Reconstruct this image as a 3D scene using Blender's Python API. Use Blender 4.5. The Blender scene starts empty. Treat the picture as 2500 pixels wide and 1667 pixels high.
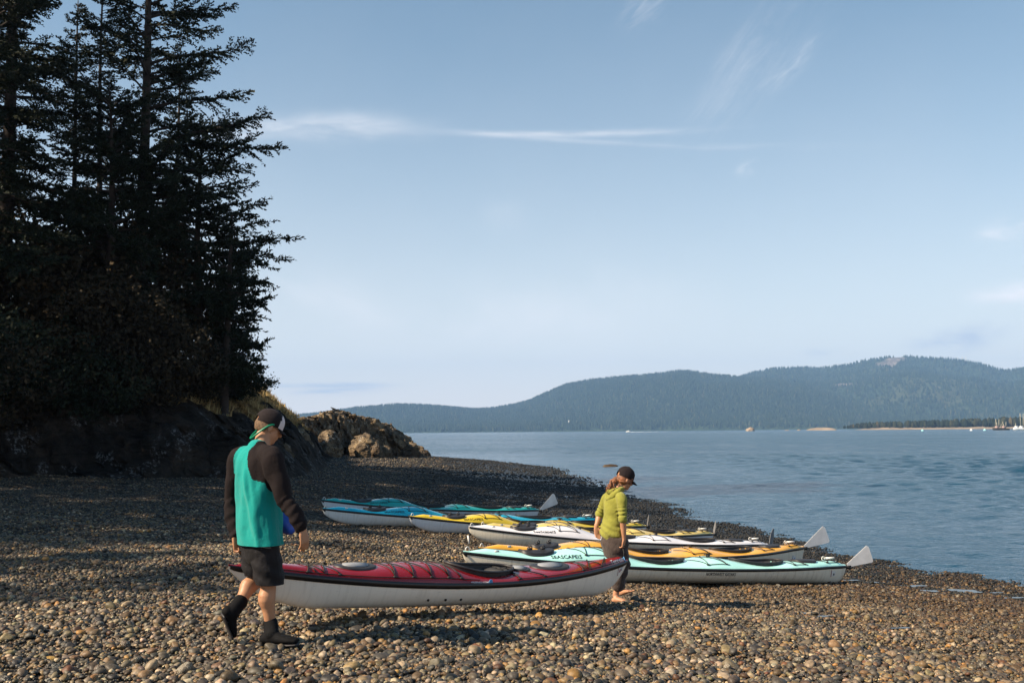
import bpy, math, random
import numpy as np
from mathutils import Vector, Matrix
random.seed(7)
rng = np.random.default_rng(7)
SC = bpy.context.scene
COL = SC.collection
R = math.radians

# ---------------------------------------------------------------- camera
CAM = np.array([0.0, 0.0, 2.75])
F_PX, PITCH, ROLL = 2431.0, R(5.15), R(0.5)
cam_d = bpy.data.cameras.new('camera')
cam_d.sensor_width = 36; cam_d.lens = 36 * F_PX / 2500
cam_d.clip_start = 0.1; cam_d.clip_end = 60000
cam = bpy.data.objects.new('camera', cam_d); COL.objects.link(cam)
CM = Matrix.Rotation(R(90) + PITCH, 4, 'X') @ Matrix.Rotation(-ROLL, 4, 'Z')
cam.matrix_world = Matrix.Translation(CAM) @ CM
SC.camera = cam
_m = np.array(CM.to_3x3())
CR, CU, CF = _m[:, 0], _m[:, 1], -_m[:, 2]

def ray(px, py):
    """direction through a picture point (2500 x 1667), scaled so that y = 1"""
    d = CF * F_PX + CR * (px - 1250) - CU * (py - 833.5)
    return d / d[1]
def P(px, py, D):
    """the place that lies D metres ahead of the camera"""
    return CAM + ray(px, py) * D
def on_plane(px, py, z):
    d = ray(px, py); return CAM + d * ((z - CAM[2]) / d[2])

# ---------------------------------------------------------------- light
S = np.array([-1.0, -0.42, 0.86]); S /= np.linalg.norm(S)
sun_d = bpy.data.lights.new('sun', 'SUN')
sun_d.energy = 5.0; sun_d.angle = R(0.55); sun_d.color = (1.0, 0.84, 0.63)
sun = bpy.data.objects.new('sun', sun_d); COL.objects.link(sun)
sun.rotation_euler = Vector(S).to_track_quat('Z', 'Y').to_euler()
sun.location = (-60, -10, 50)
VS = SC.view_settings
VS.view_transform = 'Standard'; VS.look = 'None'; VS.gamma = 1.0
VS.use_curve_mapping = False; VS.exposure = 1.1

# ---------------------------------------------------------------- node helpers
class NT:
    def __init__(s, tree): s.t = tree; s.n = tree.nodes; s.l = tree.links
    def node(s, kind, inp=None, **kw):
        n = s.n.new(kind)
        for k, v in kw.items(): setattr(n, k, v)
        for k, v in (inp or {}).items():
            if hasattr(v, 'is_linked') or hasattr(v, 'links'): s.l.new(v, n.inputs[k])
            else: n.inputs[k].default_value = v
        return n
    def math(s, op, a, b=0.0, c=None, clamp=False):
        n = s.n.new('ShaderNodeMath'); n.operation = op; n.use_clamp = clamp
        for i, v in enumerate([a, b] + ([c] if c is not None else [])):
            if hasattr(v, 'links'): s.l.new(v, n.inputs[i])
            else: n.inputs[i].default_value = v
        return n.outputs[0]
    def mix(s, f, a, b, mode='MIX'):
        n = s.n.new('ShaderNodeMix'); n.data_type = 'RGBA'; n.blend_type = mode
        for i, v in ((0, f), (6, a), (7, b)):
            if hasattr(v, 'links'): s.l.new(v, n.inputs[i])
            else:
                n.inputs[i].default_value = v if i == 0 else (*v[:3], 1)
        return n.outputs[2]
    def ramp(s, f, stops, interp='LINEAR'):
        n = s.n.new('ShaderNodeValToRGB'); s.l.new(f, n.inputs[0]); cr = n.color_ramp
        cr.interpolation = interp
        while len(cr.elements) < len(stops): cr.elements.new(0.5)
        for e, (p, c) in zip(cr.elements, stops):
            e.position = p; e.color = (*c, 1) if hasattr(c, '__len__') else (c, c, c, 1)
        return n.outputs[0]
    def noise(s, vec, scale, detail=3, rough=0.5, dist=0.0, col=False):
        n = s.node('ShaderNodeTexNoise', {'Vector': vec, 'Scale': scale, 'Detail': detail, 'Roughness': rough, 'Distortion': dist})
        return n.outputs[1 if col else 0]
    def smooth(s, v, a, b):
        n = s.n.new('ShaderNodeMapRange'); n.interpolation_type = 'SMOOTHSTEP'
        s.l.new(v, n.inputs[0]); n.inputs[1].default_value = a; n.inputs[2].default_value = b
        return n.outputs[0]

# ---------------------------------------------------------------- sky with thin clouds
W = bpy.data.worlds.new('World'); SC.world = W; W.use_nodes = True
g = NT(W.node_tree); g.n.clear()
sky = g.node('ShaderNodeTexSky', sky_type='NISHITA', sun_disc=False)
sky.sun_elevation = math.asin(S[2]); sky.sun_rotation = math.atan2(S[0], S[1])
sky.altitude = 0; sky.air_density = 1.0; sky.dust_density = 0.3; sky.ozone_density = 1.6
tc = g.node('ShaderNodeTexCoord'); sep = g.node('ShaderNodeSeparateXYZ', {0: tc.outputs['Generated']})
az = g.math('ARCTAN2', sep.outputs[0], sep.outputs[1])
el = g.math('ARCSINE', sep.outputs[2])
aev = g.node('ShaderNodeCombineXYZ', {0: az, 1: el, 2: 0.0}).outputs[0]
# a thin veil of high cloud pales the sky towards the horizon, on every side alike
veil = g.math('MULTIPLY', g.math('EXPONENT', g.math('MULTIPLY', g.math('ABSOLUTE', el), -5.0)), 0.93)
veil = g.math('ADD', veil, g.math('MULTIPLY', g.math('SUBTRACT', g.noise(aev, 3.0, 4, 0.55), 0.5), 0.10), clamp=True)
hs = g.node('ShaderNodeHueSaturation', {'Color': sky.outputs[0], 'Saturation': 1.24, 'Value': 1.18, 'Hue': 0.482})
base_sky = g.mix(veil, hs.outputs[0], (11.6, 10.5, 9.8))
def ae(px, py):
    d = ray(px, py); d = d / np.linalg.norm(d)
    return math.atan2(d[0], d[1]), math.asin(d[2])
def cloud(px0, py0, px1, py1, half_px, k, nx, ny, rough=0.6, lo=0.35, hi=0.75, seed=0.0):
    """a soft streak of cloud between two directions; nx, ny stretch its texture"""
    a0, e0 = ae(px0, py0); a1, e1 = ae(px1, py1)
    cx, cy = (a0 + a1) / 2, (e0 + e1) / 2
    L = math.hypot(a1 - a0, e1 - e0) / 2; th = math.atan2(e1 - e0, a1 - a0); w = half_px / F_PX
    mp = g.node('ShaderNodeMapping', {'Vector': aev}, vector_type='TEXTURE')
    mp.inputs['Location'].default_value = (cx, cy, 0); mp.inputs['Rotation'].default_value = (0, 0, th)
    v = mp.outputs[0]
    wob = g.noise(v, 14.0, 2)
    sp = g.node('ShaderNodeSeparateXYZ', {0: v})
    yy = g.math('ADD', sp.outputs[1], g.math('MULTIPLY', g.math('SUBTRACT', wob, 0.5), w * 1.6))
    u = g.math('POWER', g.math('ABSOLUTE', g.math('DIVIDE', sp.outputs[0], L)), 2.5)
    q = g.math('POWER', g.math('ABSOLUTE', g.math('DIVIDE', yy, w)), 2.0)
    m = g.math('EXPONENT', g.math('MULTIPLY', g.math('ADD', u, q), -1.3))
    sc = g.node('ShaderNodeMapping', {'Vector': v}); sc.inputs['Scale'].default_value = (nx, ny, 1); sc.inputs['Location'].default_value = (seed, seed * 1.7, 0)
    n = g.smooth(g.noise(sc.outputs[0], 1.0, 7, rough, 0.4), lo, hi)
    return g.math('MULTIPLY', g.math('MULTIPLY', m, n), k)
cl = [cloud(540, 306, 1010, 308, 27, 0.62, 9, 40, 0.62, 0.18, 0.7, 1.0),
      cloud(480, 330, 700, 315, 16, 0.5, 12, 60, 0.6, 0.3, 0.7, 2.0),
      cloud(1120, 326, 1690, 318, 8, 0.55, 10, 90, 0.6, 0.2, 0.75, 3.0),
      cloud(1000, 310, 1960, 358, 8, 0.22, 9, 80, 0.55, 0.3, 0.7, 3.6),
      cloud(1690, 330, 1960, -20, 62, 0.34, 7, 34, 0.74, 0.36, 0.85, 4.0),
      cloud(1850, 235, 2010, 90, 22, 0.38, 16, 60, 0.7, 0.4, 0.78, 5.0),
      cloud(1520, 60, 1620, -30, 32, 0.35, 20, 80, 0.7, 0.38, 0.8, 6.0),
      cloud(1800, 425, 1845, 400, 13, 0.4, 30, 60, 0.6, 0.3, 0.7, 7.0),
      cloud(2390, 575, 2540, 545, 22, 0.8, 18, 50, 0.6, 0.35, 0.75, 8.0),
      cloud(2380, 725, 2600, 705, 20, 1.0, 18, 50, 0.6, 0.2, 0.6, 9.0),
      cloud(1180, 540, 1280, 500, 50, 0.14, 10, 20, 0.6, 0.3, 0.8, 10.0),
      cloud(800, 820, 1650, 800, 120, 0.5, 3, 9, 0.6, 0.3, 0.75, 11.0),
      cloud(600, 640, 960, 790, 45, 0.35, 5, 22, 0.6, 0.35, 0.75, 12.0)]
tot = cl[0]
for c in cl[1:]: tot = g.math('ADD', tot, c)
tot = g.math('MINIMUM', tot, 0.85)
gcl = [cloud(640, 941, 950, 939, 6, 1.0, 14, 120, 0.55, 0.25, 0.55, 13.0),
       cloud(720, 958, 940, 951, 8, 1.0, 14, 120, 0.55, 0.25, 0.55, 14.0),
       cloud(2230, 842, 2450, 812, 24, 1.0, 26, 60, 0.6, 0.3, 0.65, 15.0),
       cloud(1960, 860, 2060, 856, 10, 0.5, 26, 60, 0.6, 0.35, 0.7, 16.0)]
gt = gcl[0]
for c in gcl[1:]: gt = g.math('ADD', gt, c)
col = g.mix(tot, base_sky, (11.0, 10.6, 10.7))
col = g.mix(g.math('MINIMUM', gt, 0.85), col, (6.4, 7.0, 8.2))
bg = g.node('ShaderNodeBackground', {'Color': col, 'Strength': 0.0505})
wo = g.node('ShaderNodeOutputWorld'); g.l.new(bg.outputs[0], wo.inputs[0])

# ---------------------------------------------------------------- mesh helpers
def tag(o, label=None, cat=None, group=None, kind=None):
    for k, v in (('label', label), ('category', cat), ('group', group), ('kind', kind)):
        if v: o[k] = v
    return o
def empty(name, loc=(0, 0, 0)):
    o = bpy.data.objects.new(name, None); COL.objects.link(o); o.location = tuple(loc)
    o.empty_display_size = 0.2
    return o
def np_mesh(name, V, faces, smooth=True):
    """faces: (N,3) or (N,4) array, or a list of such arrays"""
    if not isinstance(faces, (list, tuple)): faces = [faces]
    faces = [np.asarray(f, dtype=np.int32) for f in faces if len(f)]
    me = bpy.data.meshes.new(name)
    V = np.asarray(V, dtype=np.float32)
    me.vertices.add(len(V)); me.vertices.foreach_set('co', V.ravel())
    nl = sum(f.size for f in faces); nf = sum(len(f) for f in faces)
    me.loops.add(nl); me.polygons.add(nf)
    me.loops.foreach_set('vertex_index', np.concatenate([f.ravel() for f in faces]))
    sizes = np.concatenate([np.full(len(f), f.shape[1], dtype=np.int32) for f in faces])
    me.polygons.foreach_set('loop_start', np.concatenate([[0], np.cumsum(sizes)[:-1]]).astype(np.int32))
    me.update(calc_edges=True)
    me.polygons.foreach_set('use_smooth', np.full(nf, smooth))
    me.validate()
    return me
def obj(name, V, faces, mat=None, parent=None, smooth=True):
    o = bpy.data.objects.new(name, np_mesh(name, V, faces, smooth)); COL.objects.link(o)
    if mat: o.data.materials.append(mat)
    if parent is not None: attach(o, parent)
    return o
def attach(o, parent):
    o.parent = parent
    m = Matrix.Identity(4); p = parent
    while p is not None:
        m = Matrix.LocRotScale(p.location, p.rotation_euler, p.scale) @ m
        if p.parent is not None: m = p.matrix_parent_inverse @ m
        p = p.parent
    o.matrix_parent_inverse = m.inverted()
def vcol(me, arr, name='col'):
    a = me.color_attributes.new(name, 'FLOAT_COLOR', 'POINT')
    arr = np.asarray(arr, dtype=np.float32)
    if arr.shape[1] == 3: arr = np.hstack([arr, np.ones((len(arr), 1), np.float32)])
    a.data.foreach_set('color', arr.ravel())
def grid_faces(nu, nv, close_v=False):
    i = np.arange(nu - 1)[:, None]; j = np.arange(nv if close_v else nv - 1)[None, :]
    j2 = (j + 1) % nv
    a = i * nv + j; b = i * nv + j2; c = (i + 1) * nv + j2; d = (i + 1) * nv + j
    return np.stack([a, d, c, b], -1).reshape(-1, 4)
class MB:
    """collects shapes into one mesh"""
    def __init__(s): s.V = []; s.F4 = []; s.F3 = []; s.n = 0
    def add(s, V, F4=None, F3=None):
        V = np.asarray(V, float)
        if F4 is not None and len(F4): s.F4.append(np.asarray(F4) + s.n)
        if F3 is not None and len(F3): s.F3.append(np.asarray(F3) + s.n)
        s.V.append(V); s.n += len(V); return s
    def data(s):
        V = np.vstack(s.V); f = []
        if s.F4: f.append(np.vstack(s.F4))
        if s.F3: f.append(np.vstack(s.F3))
        return V, f
    def tube(s, pts, rad, n=8, cap=True, closed=False):
        pts = np.asarray(pts, float); m = len(pts)
        rad = np.broadcast_to(np.asarray(rad, float), (m,))
        T = np.gradient(pts, axis=0) if not closed else np.roll(pts, -1, 0) - np.roll(pts, 1, 0)
        T /= np.linalg.norm(T, axis=1)[:, None] + 1e-12
        up = np.array([0, 0, 1.0]) if abs(T[0][2]) < 0.9 else np.array([1.0, 0, 0])
        A = np.zeros_like(pts); a = np.cross(T[0], up); a /= np.linalg.norm(a)
        for i in range(m):
            a = a - T[i] * a.dot(T[i]); a /= np.linalg.norm(a) + 1e-12; A[i] = a
        B = np.cross(T, A)
        th = np.linspace(0, 2 * np.pi, n, endpoint=False)
        V = pts[:, None] + rad[:, None, None] * (np.cos(th)[None, :, None] * A[:, None] + np.sin(th)[None, :, None] * B[:, None])
        V = V.reshape(-1, 3); F = grid_faces(m, n, True); F3 = []
        if closed:
            j = np.arange(n); j2 = (j + 1) % n; q = (m - 1) * n
            F = np.vstack([F, np.stack([q + j, j, j2, q + j2], -1)])
        elif cap:
            c0, c1 = len(V), len(V) + 1
            V = np.vstack([V, pts[0], pts[-1]])
            j = np.arange(n); j2 = (j + 1) % n
            F3 = np.vstack([np.stack([j, j2, np.full(n, c0)], -1), np.stack([(m - 1) * n + j2, (m - 1) * n + j, np.full(n, c1)], -1)])
        return s.add(V, F, F3)
    def box(s, c, h, M=None):
        V = np.array([[x, y, z] for x in (-1, 1) for y in (-1, 1) for z in (-1, 1)], float) * h
        if M is not None: V = V @ np.asarray(M).T
        return s.add(V + c, [[0, 1, 3, 2], [4, 6, 7, 5], [0, 4, 5, 1], [2, 3, 7, 6], [0, 2, 6, 4], [1, 5, 7, 3]])
    def ellipsoid(s, c, r, M=None, nu=12, nv=16):
        u = np.linspace(0, np.pi, nu + 1)[1:-1]; v = np.linspace(0, 2 * np.pi, nv, endpoint=False)
        V = np.stack([np.sin(u)[:, None] * np.cos(v), np.sin(u)[:, None] * np.sin(v), np.repeat(np.cos(u)[:, None], nv, 1)], -1).reshape(-1, 3)
        V = np.vstack([V, [0, 0, 1], [0, 0, -1]]) * np.asarray(r, float)
        if M is not None: V = V @ np.asarray(M).T
        j = np.arange(nv); j2 = (j + 1) % nv; q = (nu - 2) * nv; t = (nu - 1) * nv
        F3 = np.vstack([np.stack([j, j2, np.full(nv, t)], -1), np.stack([q + j2, q + j, np.full(nv, t + 1)], -1)])
        return s.add(V + c, grid_faces(nu - 1, nv, True), F3)
    def build(s, name, mat, parent=None, smooth=True):
        V, f = s.data(); return obj(name, V, f, mat, parent, smooth)

# ---------------------------------------------------------------- numpy noise
def _hash(i, j, k, seed):
    h = (i * 374761393 + j * 668265263 + k * 2147483647 + seed * 1274126177) & 0xffffffff
    h = ((h ^ (h >> 13)) * 1274126177) & 0xffffffff
    h = (h ^ (h >> 16)) & 0xffffff
    return h / float(0xffffff)
def vnoise(p, seed=0):
    p = np.asarray(p, float); i = np.floor(p).astype(np.int64); f = p - i
    u = f * f * f * (f * (f * 6 - 15) + 10); r = 0
    for a in (0, 1):
        for b in (0, 1):
            for c in (0, 1):
                w = (u[:, 0] if a else 1 - u[:, 0]) * (u[:, 1] if b else 1 - u[:, 1]) * (u[:, 2] if c else 1 - u[:, 2])
                r = r + w * _hash(i[:, 0] + a, i[:, 1] + b, i[:, 2] + c, seed)
    return r * 2 - 1
def fbm(p, oct=4, seed=0, gain=0.5):
    r = 0; a = 1.0; p = np.asarray(p, float)
    for o in range(oct):
        r = r + a * vnoise(p, seed + o * 13); p = p * 2.03 + 11.7; a *= gain
    return r
def worley(p, seed=0):
    p = np.asarray(p, float); i = np.floor(p).astype(np.int64)
    f1 = np.full(len(p), 9.0); f2 = f1.copy(); hid = np.zeros(len(p))
    for a in (-1, 0, 1):
        for b in (-1, 0, 1):
            for c in (-1, 0, 1):
                q = i + (a, b, c)
                o = np.stack([_hash(q[:, 0], q[:, 1], q[:, 2], seed + k) for k in (1, 2, 3)], -1)
                d = np.linalg.norm(q + o - p, axis=1)
                n = d < f1
                f2 = np.where(n, f1, np.minimum(f2, d)); hid = np.where(n, o[:, 0], hid); f1 = np.where(n, d, f1)
    return f1, f2, hid
def sstep(x, a, b):
    t = np.clip((x - a) / (b - a), 0, 1); return t * t * (3 - 2 * t)
def xyz(x, y, z=None):
    return np.stack([x, y, np.zeros_like(x) if z is None else z], -1)

# ---------------------------------------------------------------- materials
def new_mat(name):
    m = bpy.data.materials.new(name); m.use_nodes = True
    t = NT(m.node_tree); t.n.clear()
    out = t.node('ShaderNodeOutputMaterial'); bs = t.node('ShaderNodeBsdfPrincipled')
    t.l.new(bs.outputs[0], out.inputs[0])
    return m, t, bs
def bump(t, bs, h, strength=0.3, dist=0.02):
    b = t.node('ShaderNodeBump', {'Height': h, 'Strength': strength, 'Distance': dist}); t.l.new(b.outputs[0], bs.inputs['Normal']); return b
def setc(t, bs, **kw):
    for k, v in kw.items():
        k = {'rough': 'Roughness', 'col': 'Base Color', 'metal': 'Metallic', 'ior': 'IOR', 'coat': 'Coat Weight', 'spec': 'Specular IOR Level', 'sss': 'Subsurface Weight', 'trans': 'Transmission Weight', 'sheen': 'Sheen Weight'}[k]
        if hasattr(v, 'links'): t.l.new(v, bs.inputs[k])
        else: bs.inputs[k].default_value = (*v, 1) if hasattr(v, '__len__') else v
def simple(name, col, rough=0.5, var=0.12, scale=8.0, bmp=0.0, bscale=60.0, **kw):
    """a plain material with slight mottling, wear and grain"""
    m, t, bs = new_mat(name)
    o = t.node('ShaderNodeTexCoord').outputs['Object']
    n = t.noise(o, scale, 4, 0.6)
    c = t.mix(t.smooth(n, 0.3, 0.7), [x * (1 - var) for x in col], [min(1, x * (1 + var)) for x in col])
    setc(t, bs, col=c, rough=t.math('ADD', rough, t.math('MULTIPLY', t.math('SUBTRACT', t.noise(o, scale * 3, 3), 0.5), 0.15)), **kw)
    if bmp: bump(t, bs, t.noise(o, bscale, 3), bmp, 0.004)
    return m
# ================================================================ the lie of the land
SHORE_PX = [(1050, 1118), (1200, 1125), (1350, 1143), (1400, 1165), (1480, 1195), (1540, 1215), (1640, 1250), (1700, 1268),
            (1850, 1310), (2000, 1345), (2200, 1385), (2330, 1408), (2500, 1432)]
shore = [on_plane(a, b, 0.0)[:2] for a, b in SHORE_PX]
shore = [np.array(q) for q in ((-150, 150), (-60, 135), (-30, 126))] + shore + [np.array(q) for q in ((11.5, 14.5), (13.6, 8.0), (15.5, 0.0), (18.0, -14.0), (24, -60))]
shore = np.array(shore)
def poly_dist(x, y, pl):
    """distance to a polyline, positive on its right-hand side"""
    best = np.full(x.shape, 1e9); sg = np.ones(x.shape)
    for a, b in zip(pl[:-1], pl[1:]):
        d = b - a; L2 = d.dot(d)
        t = np.clip(((x - a[0]) * d[0] + (y - a[1]) * d[1]) / L2, 0, 1)
        ex, ey = x - (a[0] + t * d[0]), y - (a[1] + t * d[1])
        q = np.hypot(ex, ey); m = q < best - 1e-9
        s = -np.sign(d[0] * (y - a[1]) - d[1] * (x - a[0]))
        best = np.where(m, q, best); sg = np.where(m, s, sg)
    return best * sg
# walking this shoreline from far to near, the land lies on the right-hand side
def shore_d(x, y):
    x = np.asarray(x, float); y = np.asarray(y, float)
    return poly_dist(x, y, shore)
def ground_z(x, y):
    x = np.asarray(x, float); y = np.asarray(y, float)
    sh = x.shape; x = x.ravel(); y = y.ravel()
    d = shore_d(x, y)
    p = xyz(x, y)
    d = d + 0.35 * fbm(p * 0.35, 3, 5) * sstep(y, 4, 20)
    z = np.where(d < 0, 0.09 * d, 0.086 * d)
    z = np.where(d > 13.5, 1.161 + 0.045 * (d - 13.5), z)
    z = np.where(d > 24, 1.6335 + 0.0 * d, z)
    z = z + 0.03 * fbm(p * 0.8, 3, 9) + 0.012 * vnoise(p * 3.1, 4)
    return z.reshape(sh)
def gz(x, y): return float(ground_z(np.array([x]), np.array([y]))[0])
def hit(px, py, off=0.0):
    """where the ray through a picture point comes within off of the ground"""
    d = ray(px, py)
    D = np.concatenate([np.arange(3.5, 40, 0.02), np.arange(40, 130, 0.1)])
    q = CAM[None] + d[None] * D[:, None]
    k = np.argmax(q[:, 2] - off < ground_z(q[:, 0], q[:, 1]))
    return q[k]
0 and print('man foot', hit(660, 1572), 'woman foot', hit(1505, 1472))

# beach sheet, finer near the camera
nr, na = 430, 460
rr = 1.2 * (190 / 1.2) ** (np.linspace(0, 1, nr)); aa = np.linspace(R(-82), R(62), na)
X = rr[:, None] * np.sin(aa)[None]; Y = rr[:, None] * np.cos(aa)[None] - 2.0
Z = ground_z(X, Y)
Vb = np.stack([X, Y, Z], -1).reshape(-1, 3)
Fb = grid_faces(nr, na)[:, ::-1]
db = shore_d(Vb[:, 0], Vb[:, 1])

def wetness(x, y, d):
    """0 dry shingle .. 1 wet lower beach; second value: black weed at the water's edge"""
    p = xyz(x, y)
    n = fbm(p * 0.5, 3, 21)
    wet = 1 - sstep(d + 1.2 * n, 4.5, 10.0)
    far = sstep(y, 17.5, 24)
    weed = (1 - sstep(d + 1.0 * n, 2.4 + 4.0 * far, 4.0 + 5.5 * far)) * (0.25 + 0.75 * far)
    w2 = (1 - sstep(np.abs(d - 3.0 + n), 0.4, 1.5)) * sstep(fbm(p * 1.3, 3, 77), -0.1, 0.5) * (1 - far)
    return np.clip(wet, 0, 1), np.clip(np.maximum(weed, w2 * 0.9), 0, 1)
wet_b, weed_b = wetness(Vb[:, 0], Vb[:, 1], db)
beach_mat, t, bs = new_mat('shingle')
at = t.node('ShaderNodeAttribute', attribute_name='col'); sp = t.node('ShaderNodeSeparateColor', {0: at.outputs['Color']})
geo = t.node('ShaderNodeNewGeometry').outputs['Position']
vo = t.node('ShaderNodeTexVoronoi', {'Vector': geo, 'Scale': 24.0, 'Randomness': 1.0})
vo2 = t.node('ShaderNodeTexVoronoi', {'Vector': geo, 'Scale': 52.0})
rc = t.node('ShaderNodeSeparateColor', {0: vo.outputs['Color']})
base = t.ramp(rc.outputs[0], [(0.0, (0.018, 0.018, 0.02)), (0.35, (0.042, 0.038, 0.034)), (0.6, (0.08, 0.07, 0.056)), (0.85, (0.13, 0.105, 0.075)), (1.0, (0.22, 0.2, 0.17))])
wetc = t.ramp(rc.outputs[1], [(0.0, (0.012, 0.010, 0.007)), (0.5, (0.035, 0.024, 0.012)), (0.85, (0.075, 0.052, 0.024)), (1.0, (0.13, 0.10, 0.055))])
weedc = t.ramp(rc.outputs[2], [(0.0, (0.01, 0.012, 0.009)), (0.7, (0.02, 0.022, 0.014)), (1.0, (0.06, 0.06, 0.035))])
c = t.mix(sp.outputs[0], base, wetc); c = t.mix(sp.outputs[1], c, weedc)
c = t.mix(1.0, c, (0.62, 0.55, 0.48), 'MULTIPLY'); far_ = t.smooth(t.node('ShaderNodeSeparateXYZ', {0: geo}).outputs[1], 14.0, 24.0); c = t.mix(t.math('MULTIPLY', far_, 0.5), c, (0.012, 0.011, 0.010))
edge = t.smooth(vo.outputs['Distance'], 0.55, 0.1)
c = t.mix(0.55, c, t.mix(edge, (0.012, 0.011, 0.01), c))
setc(t, bs, col=c, rough=t.math('SUBTRACT', 0.85, t.math('MULTIPLY', sp.outputs[0], 0.4)), spec=0.3)
hgt = t.math('SUBTRACT', t.math('MULTIPLY', vo2.outputs['Distance'], -0.4), vo.outputs['Distance'])
bump(t, bs, hgt, 1.0, 0.035)
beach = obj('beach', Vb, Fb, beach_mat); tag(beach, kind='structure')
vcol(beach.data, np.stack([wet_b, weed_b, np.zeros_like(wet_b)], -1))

# ================================================================ sea
def wave_h(x, y, r):
    """wind ripples and a little swell; each wave fades out where the sheet is too coarse to carry it"""
    h = np.zeros_like(x); cell = r * 0.0065
    q = np.random.default_rng(3)
    for lam, amp, n in ((11.0, 0.012, 5), (4.6, 0.022, 8), (2.1, 0.050, 14), (0.95, 0.036, 14), (0.45, 0.013, 10)):
        w = np.clip((lam - cell * 1.8) / (cell * 2.0 + 1e-6), 0, 1)
        for k in range(n):
            a = q.normal(R(-112), R(38)); L = lam * q.uniform(0.75, 1.3); ph = q.uniform(0, 6.28)
            s = np.sin((x * math.cos(a) + y * math.sin(a)) * 2 * math.pi / L + ph + 0.8 * np.sin(x * 0.21 / lam + y * 0.13 / lam + k))
            h += amp / math.sqrt(n) * 1.5 * w * s
    return h
nr, na = 1000, 640
rr = 7.0 * (9000 / 7.0) ** (np.linspace(0, 1, nr) ** 1.35); aa = np.linspace(R(-40), R(64), na)
X = rr[:, None] * np.sin(aa)[None]; Y = rr[:, None] * np.cos(aa)[None]
Rr = np.repeat(rr[:, None], na, 1)
x, y = X.ravel(), Y.ravel(); 
calm = 0.22 + 0.78 * sstep(-shore_d(x, y), 2.0, 34)
Zw = wave_h(x, y, Rr.ravel()) * calm
Vw = np.stack([x, y, Zw], -1)
water_mat, t, bs = new_mat('sea_water')
geo = t.node('ShaderNodeNewGeometry').outputs['Position']
mp = t.node('ShaderNodeMapping', {'Vector': geo}); mp.inputs['Scale'].default_value = (0.55, 1.0, 1.0); mp.inputs['Rotation'].default_value = (0, 0, R(14))
v = mp.outputs[0]
h1 = t.noise(v, 5.5, 4, 0.6, 0.3); h2 = t.noise(v, 1.6, 4, 0.7, 0.3); h3 = t.noise(v, 0.3, 3, 0.55); h4 = t.noise(v, 0.06, 2, 0.5)
hh = t.math('ADD', t.math('MULTIPLY', h1, 0.11), t.math('ADD', t.math('MULTIPLY', h2, 0.34), t.math('ADD', t.math('MULTIPLY', h3, 0.22), t.math('MULTIPLY', h4, 0.12))))
gust = t.smooth(t.noise(v, 0.018, 4, 0.6), 0.35, 0.65)
calm_a = t.node('ShaderNodeAttribute', attribute_name='col').outputs['Fac']
bump(t, bs, t.math('MULTIPLY', t.math('MULTIPLY', hh, t.math('ADD', 0.2, t.math('MULTIPLY', calm_a, 0.8))), t.math('ADD', 0.55, t.math('MULTIPLY', gust, 0.6))), 1.0, 1.0)
body = t.mix(gust, (0.003, 0.034, 0.066), (0.004, 0.044, 0.080))
setc(t, bs, col=body, rough=t.math('ADD', 0.11, t.math('MULTIPLY', gust, 0.06)), ior=1.333, spec=0.5)
water = obj('sea', Vw, grid_faces(nr, na)[:, ::-1], water_mat); tag(water, kind='structure'); vcol(water.data, np.repeat(calm[:, None], 3, 1))

# puddles left among the stones of the lower beach
pud_mat, t, bs = new_mat('puddle_water'); geo = t.node('ShaderNodeNewGeometry').outputs['Position']
setc(t, bs, col=(0.03, 0.035, 0.035), rough=0.04, ior=1.333); bump(t, bs, t.noise(geo, 9.0, 2), 0.15, 0.01)
PUDDLES = []
for px, py, w, d in ((2355, 1447, .40, .26), (2305, 1442, .15, .10), (2425, 1450, .22, .08), (2470, 1462, .26, .08), (2120, 1424, .25, .09), (2075, 1419, .18, .07),
                     (2225, 1433, .25, .14), (2010, 1508, .13, .05), (2200, 1537, .16, .05), (1445, 1221, .35, .2), (1385, 1213, .2, .15), (1480, 1228, .2, .15), (1980, 1500, .12, .06),
                     (2265, 1445, .2, .12)):
    q = hit(px, py)
    w, d = w * .7, d * .7
    PUDDLES.append((q[0], q[1], w, d))
    th = np.linspace(0, 2 * np.pi, 40, endpoint=False)
    r = 1 + 0.35 * np.sin(2 * th + px) + 0.22 * np.sin(3 * th + py) + 0.15 * np.sin(5 * th + px * 2)
    V = np.stack([q[0] + w * r * np.cos(th), q[1] + d * r * np.sin(th), np.full(40, q[2] + 0.022)], -1)
    V = np.vstack([V, [[q[0], q[1], q[2] + 0.022]]])
    F = np.array([[i, (i + 1) % 40, 40] for i in range(40)])
    tag(obj('puddle', V, F, pud_mat), kind='structure')
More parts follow.
